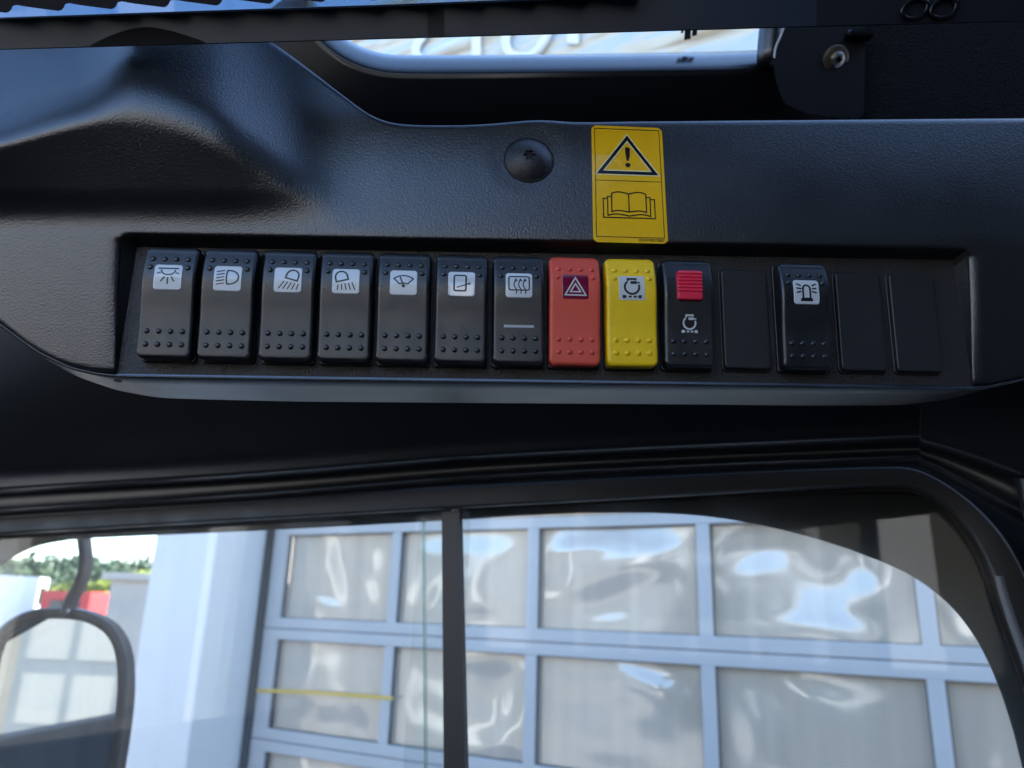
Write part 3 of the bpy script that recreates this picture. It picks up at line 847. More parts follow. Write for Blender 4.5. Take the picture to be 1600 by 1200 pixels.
# ------------------------------------------------------------------ blind rail across the top
BAR = Plane(at(600, 45, .30), camvec(1, .028, 0), camvec(0, math.cos(R(-8)), -math.sin(R(-8))))
br = thing('blind_rail', BAR.m, 'dark blue-black rail running across the top of the picture', 'rail')
def bar_y(x, t):                              # lower and upper edge of the front face in the photo
    lo = interp([(-300, 87), (0, 78), (560, 62.5), (1190, 44.5), (1600, 34), (1900, 26)], x)
    hi = interp([(-300, 41), (0, 29), (600, 9), (900, -3), (1600, -30), (1900, -42)], x)
    return lo + (hi - lo) * t
V = []; xsb = [-300 + 40 * k for k in range(56)]
barprof = [(-.10, -.012), (-.06, -.004), (0, -.0006), (.03, 0), (.06, 0), (.94, 0), (.97, 0), (1.0, -.0006), (1.03, -.004), (1.04, -.012)]
for t, z in barprof:
    for x in xsb:
        V.append(BAR.hit(x, bar_y(x, min(1, max(0, t))) + (3 * -t * 10 if t < 0 else 0) * 0, z))
mesh('rail', V, grid_faces(len(barprof), len(xsb)), M_bar, br, flat_angle=35)
# thin bright arris along the top edge
V = []
for x in xsb:
    V += [BAR.hit(x, bar_y(x, .985), .0003), BAR.hit(x, bar_y(x, 1.03), .0002), BAR.hit(x, bar_y(x, 1.04), -.001)]
mesh('edge_strip', V, grid_faces(len(xsb), 3), mat('edge_strip', (.12, .12, .13), .3), br)
# finger grip set into the rail
gp = [(136, 73.5), (150, 66), (175, 54), (205, 44.5), (228, 41.5), (252, 44), (285, 53), (312, 62), (320, 66)]
gp = resample(gp, 40, 1)
V = []
for x, y in gp:
    V += [BAR.hit(x, y, .0003), BAR.hit(x, max(y, bar_y(x, .02)), .0004)]
mesh('finger_grip', V, grid_faces(40, 2), mat('grip_black', (.003, .003, .005), .6, spec=.1), br)
for (x0, x1) in ((668, 694), (1276, 1900)):
    V = []
    for k in range(9):
        x = x0 + (x1 - x0) * k / 8
        V += [BAR.hit(x, bar_y(x, .03), .0003), BAR.hit(x, bar_y(x, .97), .0003)]
    mesh('joint_cover', V, grid_faces(9, 2), mat('joint_black', (.007, .009, .015), .5, spec=.25), br, smooth=False)
# hatch glass above the rail, its tint added to darken the sky behind
hatch_m = glass_mat('hatch_added_tint', (.42, .50, .57), .6)
V = [BAR.hit(x, bar_y(x, t) if t is not None else -70, z) for z in (-.05, -.054) for x, t in ((-500, .5), (1700, .5), (1700, None), (-500, None))]
ht = mesh('roof_hatch_glass', V, [(0,1,2,3), (7,6,5,4), (0,4,5,1), (1,5,6,2), (2,6,7,3), (3,7,4,0)], hatch_m, smooth=False)
tag(ht, 'roof hatch glass with an added sky-darkening blue tint above the rail at the top left', 'hatch')
# two ring grommets
for x, y in ((1430, 13), (1475, 12)):
    V = []; n = 36; m = 10
    for k in range(n):
        a = 2*math.pi*k/n
        for q in range(m):
            b = 2*math.pi*q/m; rr = 20 + 5 * math.cos(b)
            V.append(BAR.hit(x + rr*math.cos(a), y + rr*.72*math.sin(a) - rr*.25*math.cos(a), .0006 + .0016*math.sin(b)))
    Fc = []
    for k in range(n):
        for q in range(m):
            Fc.append((k*m+q, k*m+(q+1) % m, ((k+1) % n)*m+(q+1) % m, ((k+1) % n)*m+q))
    mesh('grommet', V, Fc, M_gloss, br)
# serrated strip above the rail
ser = thing('serrated_strip', Matrix.Translation(BAR.hit(300, -20, .01)), 'black saw-toothed strip above the rail at the top left edge', 'strip')
V = []; tx = [-70 + 82 * k for k in range(14)]
def tooth_y(x): return interp([(-200, 30), (0, 21), (350, 9), (600, 1), (1000, -12)], x)
low = []
for k in range(len(tx) - 1):
    x0, x1 = tx[k] + 8, tx[k + 1] + 8
    b0, b1 = tooth_y(x0), tooth_y(x1)
    low += [(x0, b0 - 11), (x0 + 6, b0 - 12.5)] + [(x0 + (x1 - x0) * t, b0 - 12.5 + (b1 + 1 - b0 + 12.5) * t) for t in (.3, .6, .85)] + [(x1 - 9, b1 - .6), (x1 - 5, b1 - 2.5), (x1 - 2, b1 - 6)]
V = []
for x, y in low: V += [BAR.hit(x, -120, .010), BAR.hit(x, y, .010), BAR.hit(x, y, .006), BAR.hit(x, -120, .006)]
mesh('teeth', V, grid_faces(len(low), 4), M_teeth, ser, smooth=False)
# small clip hanging in the roof window
cl = thing('window_clip', Matrix.Translation(UF.hit(1078, 45, -.07)), 'small ribbed black clip hanging in the roof window', 'clip')
for (x0, x1, y1) in ((1064, 1068, 53), (1069, 1079, 63), (1081, 1089, 57)):
    V = []
    for z in (-.066, -.070):
        V += [UF.hit(x0 + 2, 20, z), UF.hit(x1 + 3, 20, z), UF.hit(x1, y1 - 2, z), UF.hit(x0, y1, z)]
    mesh('prong', V, [(0,3,2,1), (4,5,6,7), (0,1,5,4), (1,2,6,5), (2,3,7,6), (3,0,4,7)], M_teeth, cl, smooth=False)

# ------------------------------------------------------------------ header and frame of the side window
sw_ = thing('side_window', Matrix.Translation(W.hit(705, 1200)), 'sliding side window with black header, rubber seal and dark divider below the console', 'window')
NP = 170
def line(pts, sm=2): return resample(pts, NP, sm)
def cr_line(pts):                            # spline through control points, same parameter on every row
    n = len(pts) - 1; out = []
    for k in range(NP):
        f = n * k / (NP - 1); i = min(int(f), n - 1); t = f - i
        p0, p1, p2, p3 = pts[max(i-1, 0)], pts[i], pts[i+1], pts[min(i+2, n)]
        out.append(tuple(.5*((2*b) + (c-a)*t + (2*a-5*b+4*c-d)*t*t + (3*b-a-3*c+d)*t**3) for a, b, c, d in zip(p0, p1, p2, p3)))
    return out
HX = [-300, 0, 400, 800, 1385, 1442, 1520, 1588, 1700, 1850]
def hrow(ys, o, dx=0): return ([(x - dx * max(0, (x - 1440) / 200), y) for x, y in zip(HX, ys)], o)   # o: metres in front of the window, one value or one per point
C1 = [784, 764.5, 739.5, 709, 683, 688, 712, 738, 790, 900]
def sh(ys, d, dr): return [y + d + (dr - d) * max(0, min(1, (x - 1440) / 150)) for x, y in zip(HX, ys)]
H = [
 hrow([300, 330, 380, 430, 470, 470, 475, 480, 500, 540], [.25, .235, .20, .155, .118, .118, .118, .118, .118, .118]),
 hrow(sh(C1, -60, -60), [.112, .110, .104, .097, .090, .090, .090, .090, .090, .090]),
 hrow(sh(C1, -30, -24), [.0865, .086, .0845, .083, .0820, .082, .082, .082, .082, .082]),
 hrow(sh(C1, -14, -12), .0795),
 hrow(sh(C1, -5, -5), .0785),
 hrow(sh(C1, -1, -1), .0775),
 hrow(sh(C1, 1.5, 1.5), .0755),
 hrow(sh(C1, 3.5, 3.5), .070),
 hrow(sh(C1, 9, 10), .049),
 hrow(sh(C1, 10.5, 13), .047),
 hrow(sh(C1, 20, 30), .0465),
 hrow(sh(C1, 30, 50), .0455, 10),
 hrow(sh(C1, 32, 53), .0440, 11),
 hrow(sh(C1, 34, 56), .040, 12),
 hrow(sh(C1, 38.5, 62), .024, 14),
 hrow(sh(C1, 40, 65), .021, 15),
 hrow(sh(C1, 44.5, 70), .0205, 18),
]
def strip_mesh(name, rows_, m, parent, plane, flat=None):
    V = []
    for pts, z in rows_:
        if name == 'header':
            zz = z if isinstance(z, list) else [z] * len(pts)
            V += [plane.hit(x, y, q) for x, y, q in cr_line([(x, y, q) for (x, y), q in zip(pts, zz)])]
        else: V += [plane.hit(x, y, z) for x, y in line(pts)]
    return mesh(name, V, grid_faces(len(rows_), NP, flip=True), m, parent, flat_angle=flat)
strip_mesh('header', H, M_header, sw_, W)
Sx = [
 ([(-300, 823), (0, 801), (400, 777), (800, 755), (1380, 727), (1450, 734), (1555, 812), (1615, 920), (1740, 1240)], .012),
 ([(-300, 825), (0, 803), (400, 779), (800, 757), (1380, 729), (1450, 736), (1552, 814), (1612, 922), (1737, 1240)], .015),
 ([(-300, 852), (0, 831), (400, 808), (800, 785), (1380, 753), (1450, 760), (1522, 824), (1570, 926), (1680, 1240)], .016),
 ([(-300, 855), (0, 834), (400, 811), (800, 788), (1380, 756), (1450, 763), (1519, 826), (1566, 928), (1675, 1240)], .014),
 ([(-300, 857), (0, 836), (400, 813), (800, 790), (1380, 758), (1450, 765), (1517, 828), (1563, 930), (1671, 1240)], .008),
 ([(-300, 857), (0, 836), (400, 813), (800, 790), (1380, 760), (1450, 768), (1513, 830), (1557, 932), (1664, 1240)], -.012),
 ([(-300, 860), (0, 839), (400, 816), (800, 793), (1380, 764), (1450, 772), (1508, 833), (1550, 934), (1656, 1240)], -.012),
 ([(-300, 860), (0, 839), (400, 816), (800, 793), (1380, 764), (1450, 772), (1506, 834), (1547, 935), (1652, 1240)], -.05),
]
strip_mesh('rubber_seal', Sx, M_rubber, sw_, W, 30)
# inner channel rib of the right jamb (light metal)
V = []
for k in range(24):
    t = k / 23
    x = 1556 + 150 * t ** 1.2; y = 900 + 380 * t
    V += [W.hit(x - 2, y, .0165), W.hit(x + 10 + 8 * t, y, .0185), W.hit(x + 13 + 9 * t, y, .0155)]
mesh('jamb_trim', V, grid_faces(24, 3, flip=True), mat('jamb_grey', (.16, .17, .18), .35), sw_)
# vertical body post at the far right
pp = [(1594, 748), (1604, 790), (1625, 880), (1660, 1000)]
V = []
for x, y in resample(pp, 20, 1):
    V += [W.hit(x - 10, y - 2, .060), W.hit(x - 2, y, .078), W.hit(x + 6, y, .080), W.hit(x + 120, y - 30, .075)]
mesh('corner_post', V, grid_faces(20, 4, flip=True), M_header, sw_)
# divider bar and its end block
def wbox(name, px0, px1, py0, py1, z0, z1, m, bev=.0006):
    a = W.uv(px0, py0, z1); b = W.uv(px1, py1, z1)
    u0, u1_ = W.uv(px0, py1, z1)[0], b[0]
    V, Fc = box(W.pt((u0 + u1_) / 2, (a[1] + b[1]) / 2, (z0 + z1) / 2), u1_ - u0, a[1] - b[1], z1 - z0, (W.r, W.u, W.n), bev)
    return mesh(name, V, Fc, m, sw_, smooth=False)
def raked(name, top, bot, z0, z1, m):
    V = [W.hit(x, y, z) for z in (z1, z0) for x, y in ((top[0], top[2]), (top[1], top[2]), (bot[1], bot[2]), (bot[0], bot[2]))]
    w_ = (V[1] - V[0]).normalized(); 
    for k in range(4): V[4 + k] = V[k] - W.n * (z1 - z0)
    return mesh(name, V, [(0,3,2,1), (4,5,6,7), (0,1,5,4), (1,2,6,5), (2,3,7,6), (3,0,4,7)], m, sw_, smooth=False)
raked('divider_bar', (690, 717.5, 799), (694, 729, 1290), -.0015, .004, M_divider)
wbox('bar_cap', 705, 710, 791, 799, -.004, .003, M_alu, .0003)
# sliding panes: the left one in the inner track, the right one in the outer track
def wpane(name, x0, x1, y0, y1, z):
    c = [W.uv(x0, y0, z), W.uv(x1, y1, z)]
    u0, u1_ = c[0][0], c[1][0]; v0, v1_ = c[1][1], c[0][1]
    V = [W.pt(u, v, z + dz) for dz in (0, -.004) for u, v in ((u0, v0), (u1_, v0), (u1_, v1_), (u0, v1_))]
    return mesh(name, V, [(0,1,2,3), (7,6,5,4), (0,4,5,1), (1,5,6,2), (2,6,7,3), (3,7,4,0)], M_glass, sw_, smooth=False)
wpane('left_pane', -500, 700, 760, 1500, -.004)
wpane('right_pane', 662, 1800, 700, 1500, -.016)
raked('pane_edge', (659.0, 661.0, 803), (663.2, 665.4, 1290), -.020, -.0155, M_glass_edge)
# outer body sheet with the rounded opening seen through the glass
WO = -.034
open_edge = [(-400, 1300), (-220, 1040), (-80, 930), (0, 885), (28, 866), (60, 852), (88, 847), (120, 842), (240, 836.5), (430, 828), (690, 814), (820, 805), (950, 800.5), (1050, 802), (1120, 808), (1200, 822), (1300, 848), (1400, 886), (1450, 915), (1500, 960), (1540, 1022), (1575, 1110), (1605, 1230), (1640, 1400)]
oe = resample(open_edge, 160, 1)
cx, cy = 800, 1250
V = []
for x, y in oe:
    dx, dy = x - cx, y - cy; l = math.hypot(dx, dy)
    V += [W.hit(x, y, WO - .004), W.hit(x, y, WO), W.hit(x + dx / l * 4, y + dy / l * 4, WO + .001), W.hit(x + dx / l * 330, y + dy / l * 330, WO + .001)]
mesh('outer_body_sheet', V, grid_faces(160, 4, flip=False), M_body, sw_)

# ------------------------------------------------------------------ cab round the driver (unseen, slabs placed and sized to shade and light the console)
def cabpt(u, w, z): return W.pt(u, 0, w) * 1.0 + Vector((0, 0, z - W.pt(0, 0, 0).z))
def slab(name, pts, th, m=M_cabdark):
    P4 = [Vector(p) for p in pts]; n = (P4[1] - P4[0]).cross(P4[2] - P4[0]).normalized() * th
    V = P4 + [p + n for p in P4]
    k = len(P4)
    o = mesh(name, V, [tuple(range(k))[::-1], tuple(range(k, 2*k))] + [(i, (i+1) % k, k + (i+1) % k, k + i) for i in range(k)], m, smooth=False)
    return tag(o, kind='structure')
RZ = 2.62
# driver's cab: u along the window, w into the cab; window plane w = 0
slab('cab_roof_shade', [cabpt(.66, .45, RZ), cabpt(1.05, .45, RZ), cabpt(1.05, 1.5, RZ), cabpt(.66, 1.5, RZ)], .05)
slab('cab_roof_shade', [cabpt(-1.2, .95, RZ), cabpt(-.52, .95, RZ), cabpt(-.52, 1.5, RZ), cabpt(-1.2, 1.5, RZ)], .05)
slab('unseen_cab_rear_wall', [cabpt(1.0, -.05, .9), cabpt(1.0, 1.5, .9), cabpt(1.0, 1.5, RZ), cabpt(1.0, -.05, RZ)], .05)
slab('unseen_cab_floor', [cabpt(-1.2, 0.0, 1.0), cabpt(1.05, 0.0, 1.0), cabpt(1.05, 1.5, 1.0), cabpt(-1.2, 1.5, 1.0)], .05)
slab('cab_door_blocker', [cabpt(-1.2, 1.45, 1.0), cabpt(1.05, 1.45, 1.0), cabpt(1.05, 1.45, 1.90), cabpt(-1.2, 1.45, 1.90)], .05)  # raised higher than a true sill to keep light off the console
slab('cab_roof_shade', [cabpt(-.06, .44, RZ), cabpt(.58, .44, RZ), cabpt(.58, .71, RZ), cabpt(-.06, .71, RZ)], .05)  # added overhead so the console hump reflects something dark
slab('cab_front_blocker', [cabpt(-1.2, -.10, 1.0), cabpt(-1.2, .34, 1.0), cabpt(-1.2, .34, RZ), cabpt(-1.2, -.10, RZ)], .06)  # far wider than a true pillar, added to block a reflection in the header
slab('unseen_cab_front_sill', [cabpt(-1.2, .34, 1.0), cabpt(-1.2, 1.5, 1.0), cabpt(-1.2, 1.5, 1.72), cabpt(-1.2, .34, 1.72)], .05)
slab('unseen_cab_pillar', [cabpt(-1.2, 1.42, 1.7), cabpt(-1.02, 1.42, 1.7), cabpt(-1.02, 1.42, RZ), cabpt(-1.2, 1.42, RZ)], .10)
slab('unseen_cab_side_sill', [cabpt(-1.2, -.05, 1.0), cabpt(1.05, -.05, 1.0), cabpt(1.05, -.05, 1.42), cabpt(-1.2, -.05, 1.42)], .04)

# ------------------------------------------------------------------ workshop hall with sectional door
cols_px = [442, 617, 825, 1095, 1443]
cu = [D.uv(x, 905)[0] for x in cols_px]
print('door columns', [round(b - a, 3) for a, b in zip(cu, cu[1:])])
cp = (cu[4] - cu[0]) / 4
rv_ = [D.uv(825, y)[1] for y in (808, 1002, 1192)]
print('door rows', rv_, rv_[0] - rv_[1], rv_[1] - rv_[2])
rp = rv_[0] - rv_[1]
door = thing('sectional_door', Matrix.Translation(D.pt(cu[2], -D.o.z, 0)), 'pale blue aluminium sectional door with shiny warped plastic panes outside the window', 'door')
ax = (D.r, D.u, D.n)
bw = .058                                     # bar width
def warped_pane(u0, u1_, v0, v1_, seed):
    nu, nv = 34, 24; V = []
    rs = random.Random(seed)
    bl = [(rs.uniform(.1, .9), rs.uniform(.1, .9), rs.uniform(.25, .7), rs.uniform(.09, .20), rs.uniform(-1, 1), rs.uniform(0, 3)) for _ in range(6)]
    for j in range(nv):
        for i in range(nu):
            a, b = i / (nu-1), j / (nv-1)
            e = min(1, 5 * min(a, 1-a)) * min(1, 5 * min(b, 1-b))
            z = .010 * math.sin(math.pi * a) * math.sin(math.pi * b) * rs_sign(seed)
            for (x, y, sx, sy, h, an) in bl:
                dx, dy = a - x, b - y
                p, q = dx * math.cos(an) + dy * math.sin(an), -dx * math.sin(an) + dy * math.cos(an)
                z += h * .0115 * math.exp(-(p / sx) ** 2 - (q / sy) ** 2)
            V.append(D.pt(u0 + (u1_-u0)*a, v0 + (v1_-v0)*b, -.012 + z * e))
    return V, grid_faces(nv, nu)
def rs_sign(s): return 1 if (s * 7919) % 3 else -1
c_lo, c_hi, r_lo, r_hi = 0, 6, -1, 6
u_l = cu[0]
for r in range(0, 7):
    vt = rv_[0] - rp * r; vbm = vt - rp
    if vbm + D.o.z < 0: break
    parts = []
    uA, uB = u_l - bw * .5 - .05, u_l + cp * 6 + bw * .5
    parts.append(box(D.pt((uA+uB)/2, vt - bw*.44 - .002, 0), uB-uA, bw*.88, .045, ax, .003))
    parts.append(box(D.pt((uA+uB)/2, vbm + bw*.44 + .002, 0), uB-uA, bw*.88, .045, ax, .003))
    for c in range(0, 7):
        w_ = bw * .92 if c else bw * 1.7
        uc = u_l + cp * c - (.025 if c == 0 else 0)
        parts.append(box(D.pt(uc, (vt+vbm)/2, -.001), w_, rp - bw*1.74, .045, ax, .003))
    V, Fc = merge(*parts)
    sec = mesh('door_section', V, Fc, M_alu, door, smooth=False)
    for c in range(0, 6):
        a, b = u_l + cp*c + bw*.46 - .002, u_l + cp*(c+1) - bw*.46 + .002
        if c == 0: a += bw * .14
        p, q = vbm + bw*.86, vt - bw*.86
        V, Fc = warped_pane(a, b, p, q, r * 11 + c + 3)
        mesh('pane', V, Fc, M_pane, sec)
        # dark gasket round the pane
        g = .006; gp_ = []
        gp_.append(box(D.pt((a+b)/2, q - g/2, .004), b-a, g, .012, ax)); gp_.append(box(D.pt((a+b)/2, p + g/2, .004), b-a, g, .012, ax))
        gp_.append(box(D.pt(a + g/2, (p+q)/2, .004), g, q-p-2*g, .012, ax)); gp_.append(box(D.pt(b - g/2, (p+q)/2, .004), g, q-p-2*g, .012, ax))
        V, Fc = merge(*gp_); mesh('gasket', V, Fc, M_gasket, sec, smooth=False)
    V, Fc = box(D.pt((uA+uB)/2, vt + 0.0, -.004), uB-uA, .004, .03, ax); mesh('section_joint', V, Fc, M_gasket, door, smooth=False)
ty = [(389, 1078.5), (470, 1081), (540, 1085.5), (614, 1091)]  # yellow reflection in the cab glass, built as a strip on the door
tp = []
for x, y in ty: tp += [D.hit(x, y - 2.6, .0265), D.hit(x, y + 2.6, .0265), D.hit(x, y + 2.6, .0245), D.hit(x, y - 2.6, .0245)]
tpo = mesh('yellow_reflection', tp, grid_faces(4, 4, close=True) + [(0, 1, 2, 3), (15, 14, 13, 12)], M_yglint, smooth=False)
tag(tpo, 'thin yellow window reflection drawn as a strip across the lower left pane of the sectional door', 'reflection')
# hall: white corner pillar left of the door, lintel, upper wall
uP1 = D.uv(420, 830)[0]
u_seam = u_l - bw*.5 - .07
pil = thing('hall_pillar', Matrix.Translation(D.pt(u_seam - .25, -D.o.z, .2)), 'white clad corner pillar left of the sectional door', 'pillar')
pd = .36
uR = u_seam - .012; uL = D.uv(240, 860, pd)[0]
uR2 = uR
V, Fc = box(D.pt((uL+uR2)/2, (5.1)/2 - D.o.z, pd/2 - .1), uR2-uL, 5.1, pd + .2, ax, .006)
mesh('cladding', V, Fc, M_white, pil, smooth=False)
V, Fc = box(D.pt(uR2 + .022, 2.4 - D.o.z, .0), .035, 4.8, .10, ax, .002); mesh('door_seal', V, Fc, M_gasket, pil, smooth=False)
for vv in (2.25,):
    pass
hall = thing('workshop_hall', Matrix.Translation(D.pt(2, -D.o.z, -.3)), 'upper wall of the workshop hall above the sectional door', 'building')
topv = rv_[0]; HT = 3.12
V, Fc = box(D.pt(uR2 + 5.5, (topv + .01 + HT)/2, -.02), 11, HT - topv - .01, .12, ax, .004); mesh('upper_wall', V, Fc, M_white, hall, smooth=False)
V, Fc = box(D.pt(u_l + cp*6 + bw + 2.5, (HT - D.o.z)/2 , -.10), 5, HT + D.o.z, .12, ax, .004); mesh('side_wall', V, Fc, M_white, hall, smooth=False)
V, Fc = box(D.pt(uR2 + 5.5, topv/2 - D.o.z/2, -.40), 11, topv + D.o.z, .1, ax); mesh('dark_interior', V, Fc, M_conc, hall, smooth=False)

# ------------------------------------------------------------------ sign seen through the roof window
SG = Plane(D.pt(0, 0, .12), D.r, D.u)
sgn = thing('hall_sign', Matrix.Translation(SG.hit(870, 90)), 'pale sign panel with painted-on reflection streaks and white letters seen through the roof window', 'sign')
msg = bpy.data.materials.new('sign_reflection_streaks'); msg.use_nodes = True; nt = msg.node_tree; b = nt.nodes['Principled BSDF']
tc = nt.nodes.new('ShaderNodeTexCoord'); mp = nt.nodes.new('ShaderNodeMapping'); mp.inputs['Rotation'].default_value = (0, R(-28), 0); mp.inputs['Scale'].default_value = (.7, .7, 6)
nzs = nt.nodes.new('ShaderNodeTexNoise'); nzs.inputs['Scale'].default_value = 2.2; nzs.inputs['Detail'].default_value = 3
cr = nt.nodes.new('ShaderNodeValToRGB'); e = cr.color_ramp.elements
e[0].position = .32; e[0].color = (.40, .27, .15, 1); e[1].position = .7; e[1].color = (.75, .75, .74, 1)  # streak colours imitate glossy reflections in a pane
q = cr.color_ramp.elements.new(.48); q.color = (.72, .62, .48, 1); q = cr.color_ramp.elements.new(.58); q.color = (.48, .58, .72, 1)
nt.links.new(tc.outputs['Object'], mp.inputs[0]); nt.links.new(mp.outputs[0], nzs.inputs['Vector']); nt.links.new(nzs.outputs['Fac'], cr.inputs[0]); nt.links.new(cr.outputs[0], b.inputs['Base Color']); b.inputs['Roughness'].default_value = .25
a = SG.uv(470, 110); bb = SG.uv(1290, 40)
V, Fc = box(SG.pt((a[0]+bb[0])/2, (a[1]+bb[1])/2 + .05, -.02), bb[0]-a[0], abs(bb[1]-a[1]) + .5, .03, (SG.r, SG.u, SG.n), .004)
mesh('panel', V, Fc, msg, sgn, smooth=False)
def sign_stroke(name, pts, w):
    q = resample(pts, 30, 2); V = []
    for i, (x, y) in enumerate(q):
        a_, b_ = q[max(0, i-1)], q[min(29, i+1)]; l = math.dist(a_, b_); n_ = (-(b_[1]-a_[1])/l, (b_[0]-a_[0])/l)
        for z in (0, .02):
            for s in ((1, -1) if z else (-1, 1)):
                V.append(SG.hit(x + n_[0]*w*s, y + n_[1]*w*s, z))
    mesh(name, V, grid_faces(30, 4), mat('letter_white', (.85, .85, .85), .4), sgn)
sign_stroke('letter', [(700, 20), (665, 50), (648, 72), (652, 92), (690, 100), (720, 92)], 6)
sign_stroke('letter', [(744, 10), (744, 100)], 7)
sign_stroke('letter', [(810, 20), (788, 55), (792, 82), (815, 92), (838, 84), (858, 52), (866, 20)], 7)
sign_stroke('letter', [(895, 20), (895, 68)], 9)

# ------------------------------------------------------------------ outside mirror on its arm
MD = 1.0
mir = thing('side_mirror', Matrix.Translation(at(90, 1200, MD)), 'rounded wing mirror in a brown-black frame at the lower left', 'mirror')
_d = ray(90, 1090).normalized(); _r = (horiz(R(-116)) + Vector((0, 0, .13))).normalized(); _n = (_r - _d).normalized()
MP = Plane(at(90, 1090, MD), Vector((0, 0, 1)).cross(_n), Vector((0, 0, 1)))
ring = [(-32, 1300), (-32, 1080), (-12, 985), (40, 952), (95, 948), (150, 956), (192, 990), (204, 1060), (190, 1180), (165, 1300)]
rg = resample(ring, 80, 2)
def offs(poly, d):
    out = []
    for i in range(len(poly)):
        a_, b_ = poly[max(0, i-1)], poly[min(len(poly)-1, i+1)]; l = math.dist(a_, b_)
        out.append((poly[i][0] - (b_[1]-a_[1])/l*d, poly[i][1] + (b_[0]-a_[0])/l*d))
    return out
V = []; profr = [(0, -.012), (0, -.002), (2, .002), (7, .004), (13, .003), (17, 0), (18, -.004)]
for o_, z in profr: V += [MP.hit(x, y, z) for x, y in offs(rg, o_)]
mesh('mirror_rim', V, grid_faces(len(profr), 80), M_mirror_frame, mir)
ri = offs(rg, 17); V = [MP.hit(x, y, -.002) for x, y in ri]
mesh('mirror_glass', V, [tuple(range(80))], M_mirror, mir, smooth=False)
V = [MP.hit(x, y, -.012) for x, y in rg]; V2 = [v - MP.n * .012 for v in V]
mesh('mirror_back', V + V2, [(k, k+1, 81+k, 80+k) for k in range(79)] + [tuple(range(80, 160))], M_mirror_frame, mir, smooth=False)
arm = [(128, 700), (127, 800), (132, 850), (136, 880), (128, 910), (112, 935), (104, 962)]
V, Fc = tube([MP.hit(x, y, .004) for x, y in resample(arm, 30, 2)], .0115, 14, .7)
mesh('arm', V, Fc, M_arm, mir)
V, Fc = dome(.005, .003); mm4 = MP.m.copy(); mm4.translation = MP.hit(104, 955, .010)
mesh('bolt', [mm4 @ Vector(v) for v in V], Fc, M_steel, mir)

# ------------------------------------------------------------------ yard at the left: hill, trees, vehicles, low building
hv = []; n = 60
for j in range(6):
    for i in range(n):
        azm = -70 + 70 * i / (n-1); d = 140 + 60 * j
        h = (1 + j * 2.6 + .9 * noise.noise(Vector((i * .18, j * .3, 5)))) if j else -.5
        p = horiz(R(azm)) * d; hv.append((p.x, p.y, h))
hl = mesh('hill', hv, grid_faces(6, n), M_hill); tag(hl, 'wooded hillside beyond the yard', kind='structure')
def leaf_cloud(c, rx, ry, rz, count, size, rs):
    V, Fc = [], []
    blobs = [(Vector((rs.gauss(0, .42), rs.gauss(0, .42), rs.gauss(0, .38))), rs.uniform(.25, .5)) for _ in range(12)]
    for _ in range(count):
        b, r = rs.choice(blobs)
        d = Vector((rs.gauss(0, 1), rs.gauss(0, 1), rs.gauss(0, 1))).normalized() * r * rs.uniform(.7, 1.05)
        p = Vector(c) + Vector(((b.x + d.x) * rx, (b.y + d.y) * ry, (b.z + d.z) * rz))
        a = Vector((rs.gauss(0, 1), rs.gauss(0, 1), rs.gauss(0, 1))).normalized(); t = a.orthogonal().normalized(); q = a.cross(t)
        s = size * rs.uniform(.6, 1.3); k = len(V)
        V += [p - t*s, p + q*s*.6, p + t*s, p - q*s*.6]; Fc.append((k, k+1, k+2, k+3))
    return V, Fc
rs = random.Random(3)
wood_V, wood_F = [], []
for k in range(260):
    azm = rs.uniform(-52, -14); j = rs.uniform(.5, 4.6); d = 140 + 60 * j
    p = horiz(R(azm)) * d; h = 1 + j * 2.6
    v, f = leaf_cloud((p.x, p.y, h + 2.5), 5, 5, 4.5, 110, .9, rs)
    wood_V, wood_F = merge((wood_V, wood_F), (v, f)) if False else (wood_V, wood_F)
    n0 = len(wood_V); wood_V += v; wood_F += [tuple(i + n0 for i in q) for q in f]
wd = mesh('wood', wood_V, wood_F, M_leaf_far, smooth=False)
tag(wd, 'dark green wood covering the far hillside', 'wood', kind='stuff')
def tree(px, py_top, dist, w, label):
    top = at(px, py_top, dist); base = Vector((top.x, top.y, 0)); h = top.z
    t = thing('tree', Matrix.Translation(base), label, 'tree', 'trees beyond the yard')
    V, Fc = tube([base, base + Vector((.1, 0, h*.3)), base + Vector((0, .1, h*.75))], lambda s: .22 * (1 - .7*s), 8)
    mesh('trunk', V, Fc, M_trunk, t)
    V, Fc = leaf_cloud(base + Vector((0, 0, h * .62)), w, w, h * .42, 2600, .22, rs)
    mesh('crown', V, Fc, M_leaf_near, t, smooth=False)
tree(165, 900, 34, 2.0, 'bright yellow-green tree just left of the grey wall block')
tree(212, 884, 36, 2.6, 'tall bright tree showing above the grey wall block by the pillar')
tree(118, 912, 40, 1.6, 'small yellow-green tree behind the mirror arm')
